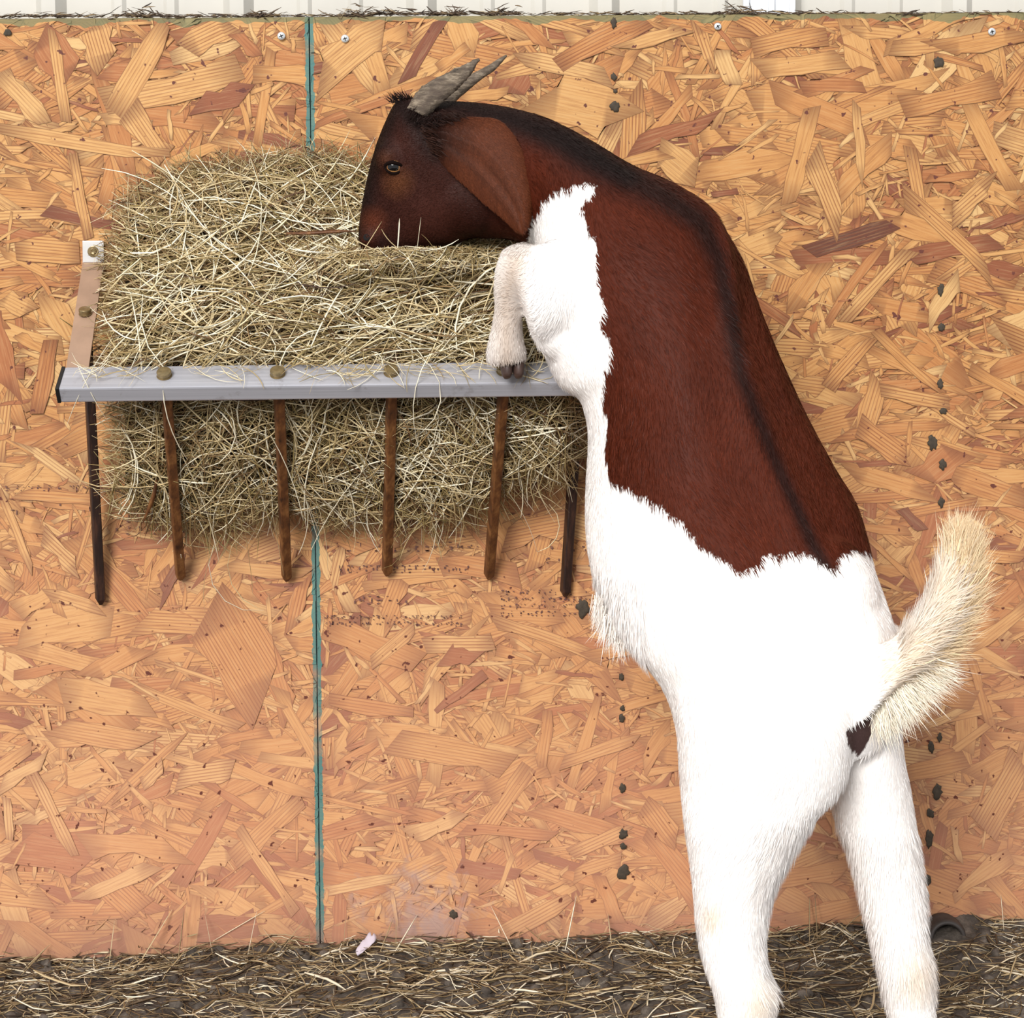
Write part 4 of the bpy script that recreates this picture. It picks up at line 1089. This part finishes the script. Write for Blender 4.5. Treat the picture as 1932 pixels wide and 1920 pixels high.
Pr = at(1730, 2080, .447); hoof(1730, 2082, .447, max(1.0, (Pr.z - gr) / .030), Vector((-.1, .15, -1)))

# coat hair
def make_coat(n):
    tri = []
    body_me.calc_loop_triangles()
    T = np.empty(len(body_me.loop_triangles) * 3, np.int32); body_me.loop_triangles.foreach_get('vertices', T); T = T.reshape(-1, 3)
    A, B, C = BV[T[:, 0]], BV[T[:, 1]], BV[T[:, 2]]
    nr = np.cross(B - A, C - A); ar = np.linalg.norm(nr, axis=1); nr /= ar[:, None] + 1e-12
    uc, vc = project((A + B + C) / 3); ar = ar * np.where((uc < 1000) & (vc < 480), 5.0, 1.0)
    pick = rng.choice(len(T), n, p=ar / ar.sum()); r1 = np.sqrt(rng.random(n)); r2 = rng.random(n)
    P = A[pick] * (1 - r1)[:, None] + B[pick] * (r1 * (1 - r2))[:, None] + C[pick] * (r1 * r2)[:, None]; Nn = nr[pick]
    ax_c = np.array([a[0] for a in AXIS]); ax_t = np.array([a[1] for a in AXIS]); ax_r = np.array([a[2] for a in AXIS])
    D = np.empty((n, 3))
    for i in range(0, n, 4000):
        d2 = np.linalg.norm(P[i:i + 4000, None] - ax_c[None], axis=2) / ax_r[None]
        w_ = np.exp(-(d2 / d2.min(1, keepdims=True)) ** 2 * 3.0)
        D[i:i + 4000] = (w_[:, :, None] * ax_t[None]).sum(1)
    D -= Nn * (D * Nn).sum(1, keepdims=True); D /= np.linalg.norm(D, axis=1, keepdims=True) + 1e-9
    u, v = project(P); col, br = coat(P)
    # droop: hair on the flanks also lies a little downward
    D = D + np.array([0, 0, -.25]); D += rng.normal(size=(n, 3)) * .16
    D += .35 * smooth_noise(P, 40, 51)[:, None] * np.cross(Nn, D)
    D -= Nn * (D * Nn).sum(1, keepdims=True); D /= np.linalg.norm(D, axis=1, keepdims=True) + 1e-9
    lift = np.full(n, .12); Lh = np.where(br, .0115, .0105)
    head = (u < 1000) & (v < 480) & br; Lh[head] = .0038; lift[head] = .12
    fl = (u < 1010) & (v >= 460) & (v < 720); Lh[fl] = .007
    tailm = (u > 1690) & (v < 1340) & (v > 1000); Lh[tailm] = .026; lift[tailm] = .32
    back = ((u < 1600) & (u > 1430) & (v > 1540)) | ((u > 1560) & (v > 1560)); Lh[back] = .015; lift[back] = .28
    low = v > 1880; Lh[low] = .007
    belly = (u < 1215) & (v > 1080); Lh[belly] = .016; lift[belly] = .25
    wspine = dist_line(u, v, SPINE) < 20; Lh[wspine & (u > 1000)] = .011
    an = in_poly(u, v, np.array([(1590, 1370), (1650, 1340), (1655, 1400), (1620, 1435), (1590, 1410)], float)); Lh[an] = .002
    # long hairs: belly tuft, poll tuft
    Lh *= rng.uniform(.55, 1.25, n)
    wd = np.where(head, .0003, .00045) * rng.uniform(.7, 1.3, n)
    side = np.cross(D, Nn); side /= np.linalg.norm(side, axis=1, keepdims=True) + 1e-9
    side += Nn * rng.normal(0, .25, n)[:, None]
    M = P + (D + Nn * lift[:, None]) * (Lh * .5)[:, None]; E = P + (D * .97 + Nn * (lift * 1.1)[:, None] + np.array([0, 0, -.10])) * Lh[:, None]
    P0 = P - Nn * .0006
    col = col * (1 + rng.normal(0, np.where(head, .22, np.where(br, .18, .025)), n))[:, None]
    return P0, M, E, side * wd[:, None], col
def extra(pts, n, d, L, spread, o, cols, jit):
    """tufts: roots along a pixel polyline at distance o, combed along d"""
    L_ = np.asarray(pts, float); s = rng.random(n) * (len(L_) - 1); i = np.minimum(s.astype(int), len(L_) - 2); f = (s - i)[:, None]
    uv = L_[i] * (1 - f) + L_[i + 1] * f + rng.normal(size=(n, 2)) * jit
    oo = np.interp(s, np.arange(len(L_)), np.broadcast_to(o, len(L_))) + rng.normal(0, .006, n)
    P = at_np(uv[:, 0], uv[:, 1], oo)
    dd = np.asarray(d, float); dd = dd[i] * (1 - f) + dd[np.minimum(i + 1, len(dd) - 1)] * f if dd.ndim == 2 else np.repeat(dd[None], n, 0)
    dd = dd / np.linalg.norm(dd, axis=1, keepdims=True) + rng.normal(size=(n, 3)) * spread
    l = L * rng.uniform(.5, 1.2, n); bend = rng.normal(0, .12, (n, 3))
    M = P + dd * (l * .5)[:, None]; E = P + (dd + bend) * l[:, None]
    side = np.cross(dd, rng.normal(size=(n, 3)) * .4 + np.array([0, -1, 0])); side /= np.linalg.norm(side, axis=1, keepdims=True)
    c = np.repeat(np.asarray(cols)[None], n, 0) * (1 + rng.normal(0, .08, n))[:, None]
    return P, M, E, side * (.00048 * rng.uniform(.6, 1.3, n))[:, None], c
def hair_mesh(name, sets):
    P, M, E, S_, Cc = [np.concatenate(k) for k in zip(*sets)]; n = len(P)
    V = np.stack([P - S_, P + S_, M + S_ * .8, M - S_ * .8, E], 1).reshape(-1, 3); b = np.arange(n)[:, None] * 5
    me = raw_mesh(name, V, quads=b + np.array([0, 1, 2, 3]), tris=b + np.array([3, 2, 4]))
    cl = np.repeat(np.clip(Cc, 0, 1), 5, 0); attr(me, 'coat', np.concatenate([cl, np.ones((len(cl), 1))], 1))
    return me
def ear_hair(n):
    """short hair on the outer face of the near ear"""
    e = [o for o in COL.objects if o.name.startswith('ear')][0].data
    e.calc_loop_triangles(); T = np.array([t.vertices[:] for t in e.loop_triangles]); X = np.array([v.co[:] for v in e.vertices])
    K_ = np.array([a.color[:3] for a in e.attributes['coat'].data])
    A, B, C = X[T[:, 0]], X[T[:, 1]], X[T[:, 2]]; nr = np.cross(B - A, C - A); ar = np.linalg.norm(nr, axis=1); nr /= ar[:, None] + 1e-12
    ar = ar * (nr[:, 1] < -.2); pk = rng.choice(len(T), n, p=ar / ar.sum()); a, b = rng.random(n), rng.random(n); sw = a + b > 1; a[sw], b[sw] = 1 - a[sw], 1 - b[sw]
    P = A[pk] + (B - A)[pk] * a[:, None] + (C - A)[pk] * b[:, None]; Nn = nr[pk]
    d = np.array([.62, 0, -.78]) + rng.normal(size=(n, 3)) * .14; d -= Nn * (d * Nn).sum(1, keepdims=True); d /= np.linalg.norm(d, axis=1, keepdims=True)
    l = rng.uniform(.003, .006, n)[:, None]; sd_ = np.cross(d, Nn) * .00032
    c = K_[T[pk, 0]] * (1 + rng.normal(0, .13, n))[:, None]
    return P - Nn * .0003, P + d * l * .5 + Nn * .0005, P + d * l + Nn * .0007, sd_, c
fur = hair_mesh('fur', [make_coat(235000),
    extra([(1128, 1125), (1140, 1150), (1160, 1175), (1180, 1195)], 420, (-.1, 0, -1), .030, .16, .40, c_(246, 238, 230), 5),
    extra([(742, 190), (760, 188), (782, 192)], 160, (-.5, -.1, .6), .010, .3, .15, c_(24, 14, 12), 4),
    extra([(766, 214), (780, 226), (806, 230), (826, 222)], 300, (.45, -.25, .55), .008, .22, [.192, .198, .198, .194], c_(30, 18, 15), 5),
    extra([(806, 240), (812, 262), (824, 288)], 520, (.75, -.12, -.35), .010, .14, [.191, .193, .195], c_(46, 25, 17), 7),
    extra([(800, 236), (830, 222), (866, 216)], 420, (.8, -.12, -.4), .010, .14, [.188, .190, .192], c_(40, 22, 16), 6), ear_hair(9000)])
tag(link('fur', fur, M_FUR, goat), kind='stuff')
tt_ = hair_mesh('tail_tuft', [
    extra([(1690, 1270), (1745, 1225), (1795, 1166), (1815, 1098), (1812, 1050)], 8000, [(.9, -.1, -.05), (1, -.1, .25), (.75, -.1, .7), (.40, -.05, 1), (.12, 0, 1)], .036, .15, [.52, .53, .53, .53, .53], c_(236, 212, 174), 11),
    extra([(1650, 1345), (1700, 1300), (1760, 1245)], 2200, [(.15, -.1, -1), (.5, -.1, -.7), (.9, -.1, -.3)], .030, .2, [.50, .525, .53], c_(250, 240, 222), 8),
    extra([(1788, 1046), (1810, 1040), (1834, 1064)], 1500, [(-.05, 0, 1), (.1, 0, 1), (.3, 0, 1)], .032, .10, .53, c_(238, 216, 182), 6)])
tag(link('tail_tuft', tt_, M_FUR, goat), 'long cream tail hair', kind='stuff')
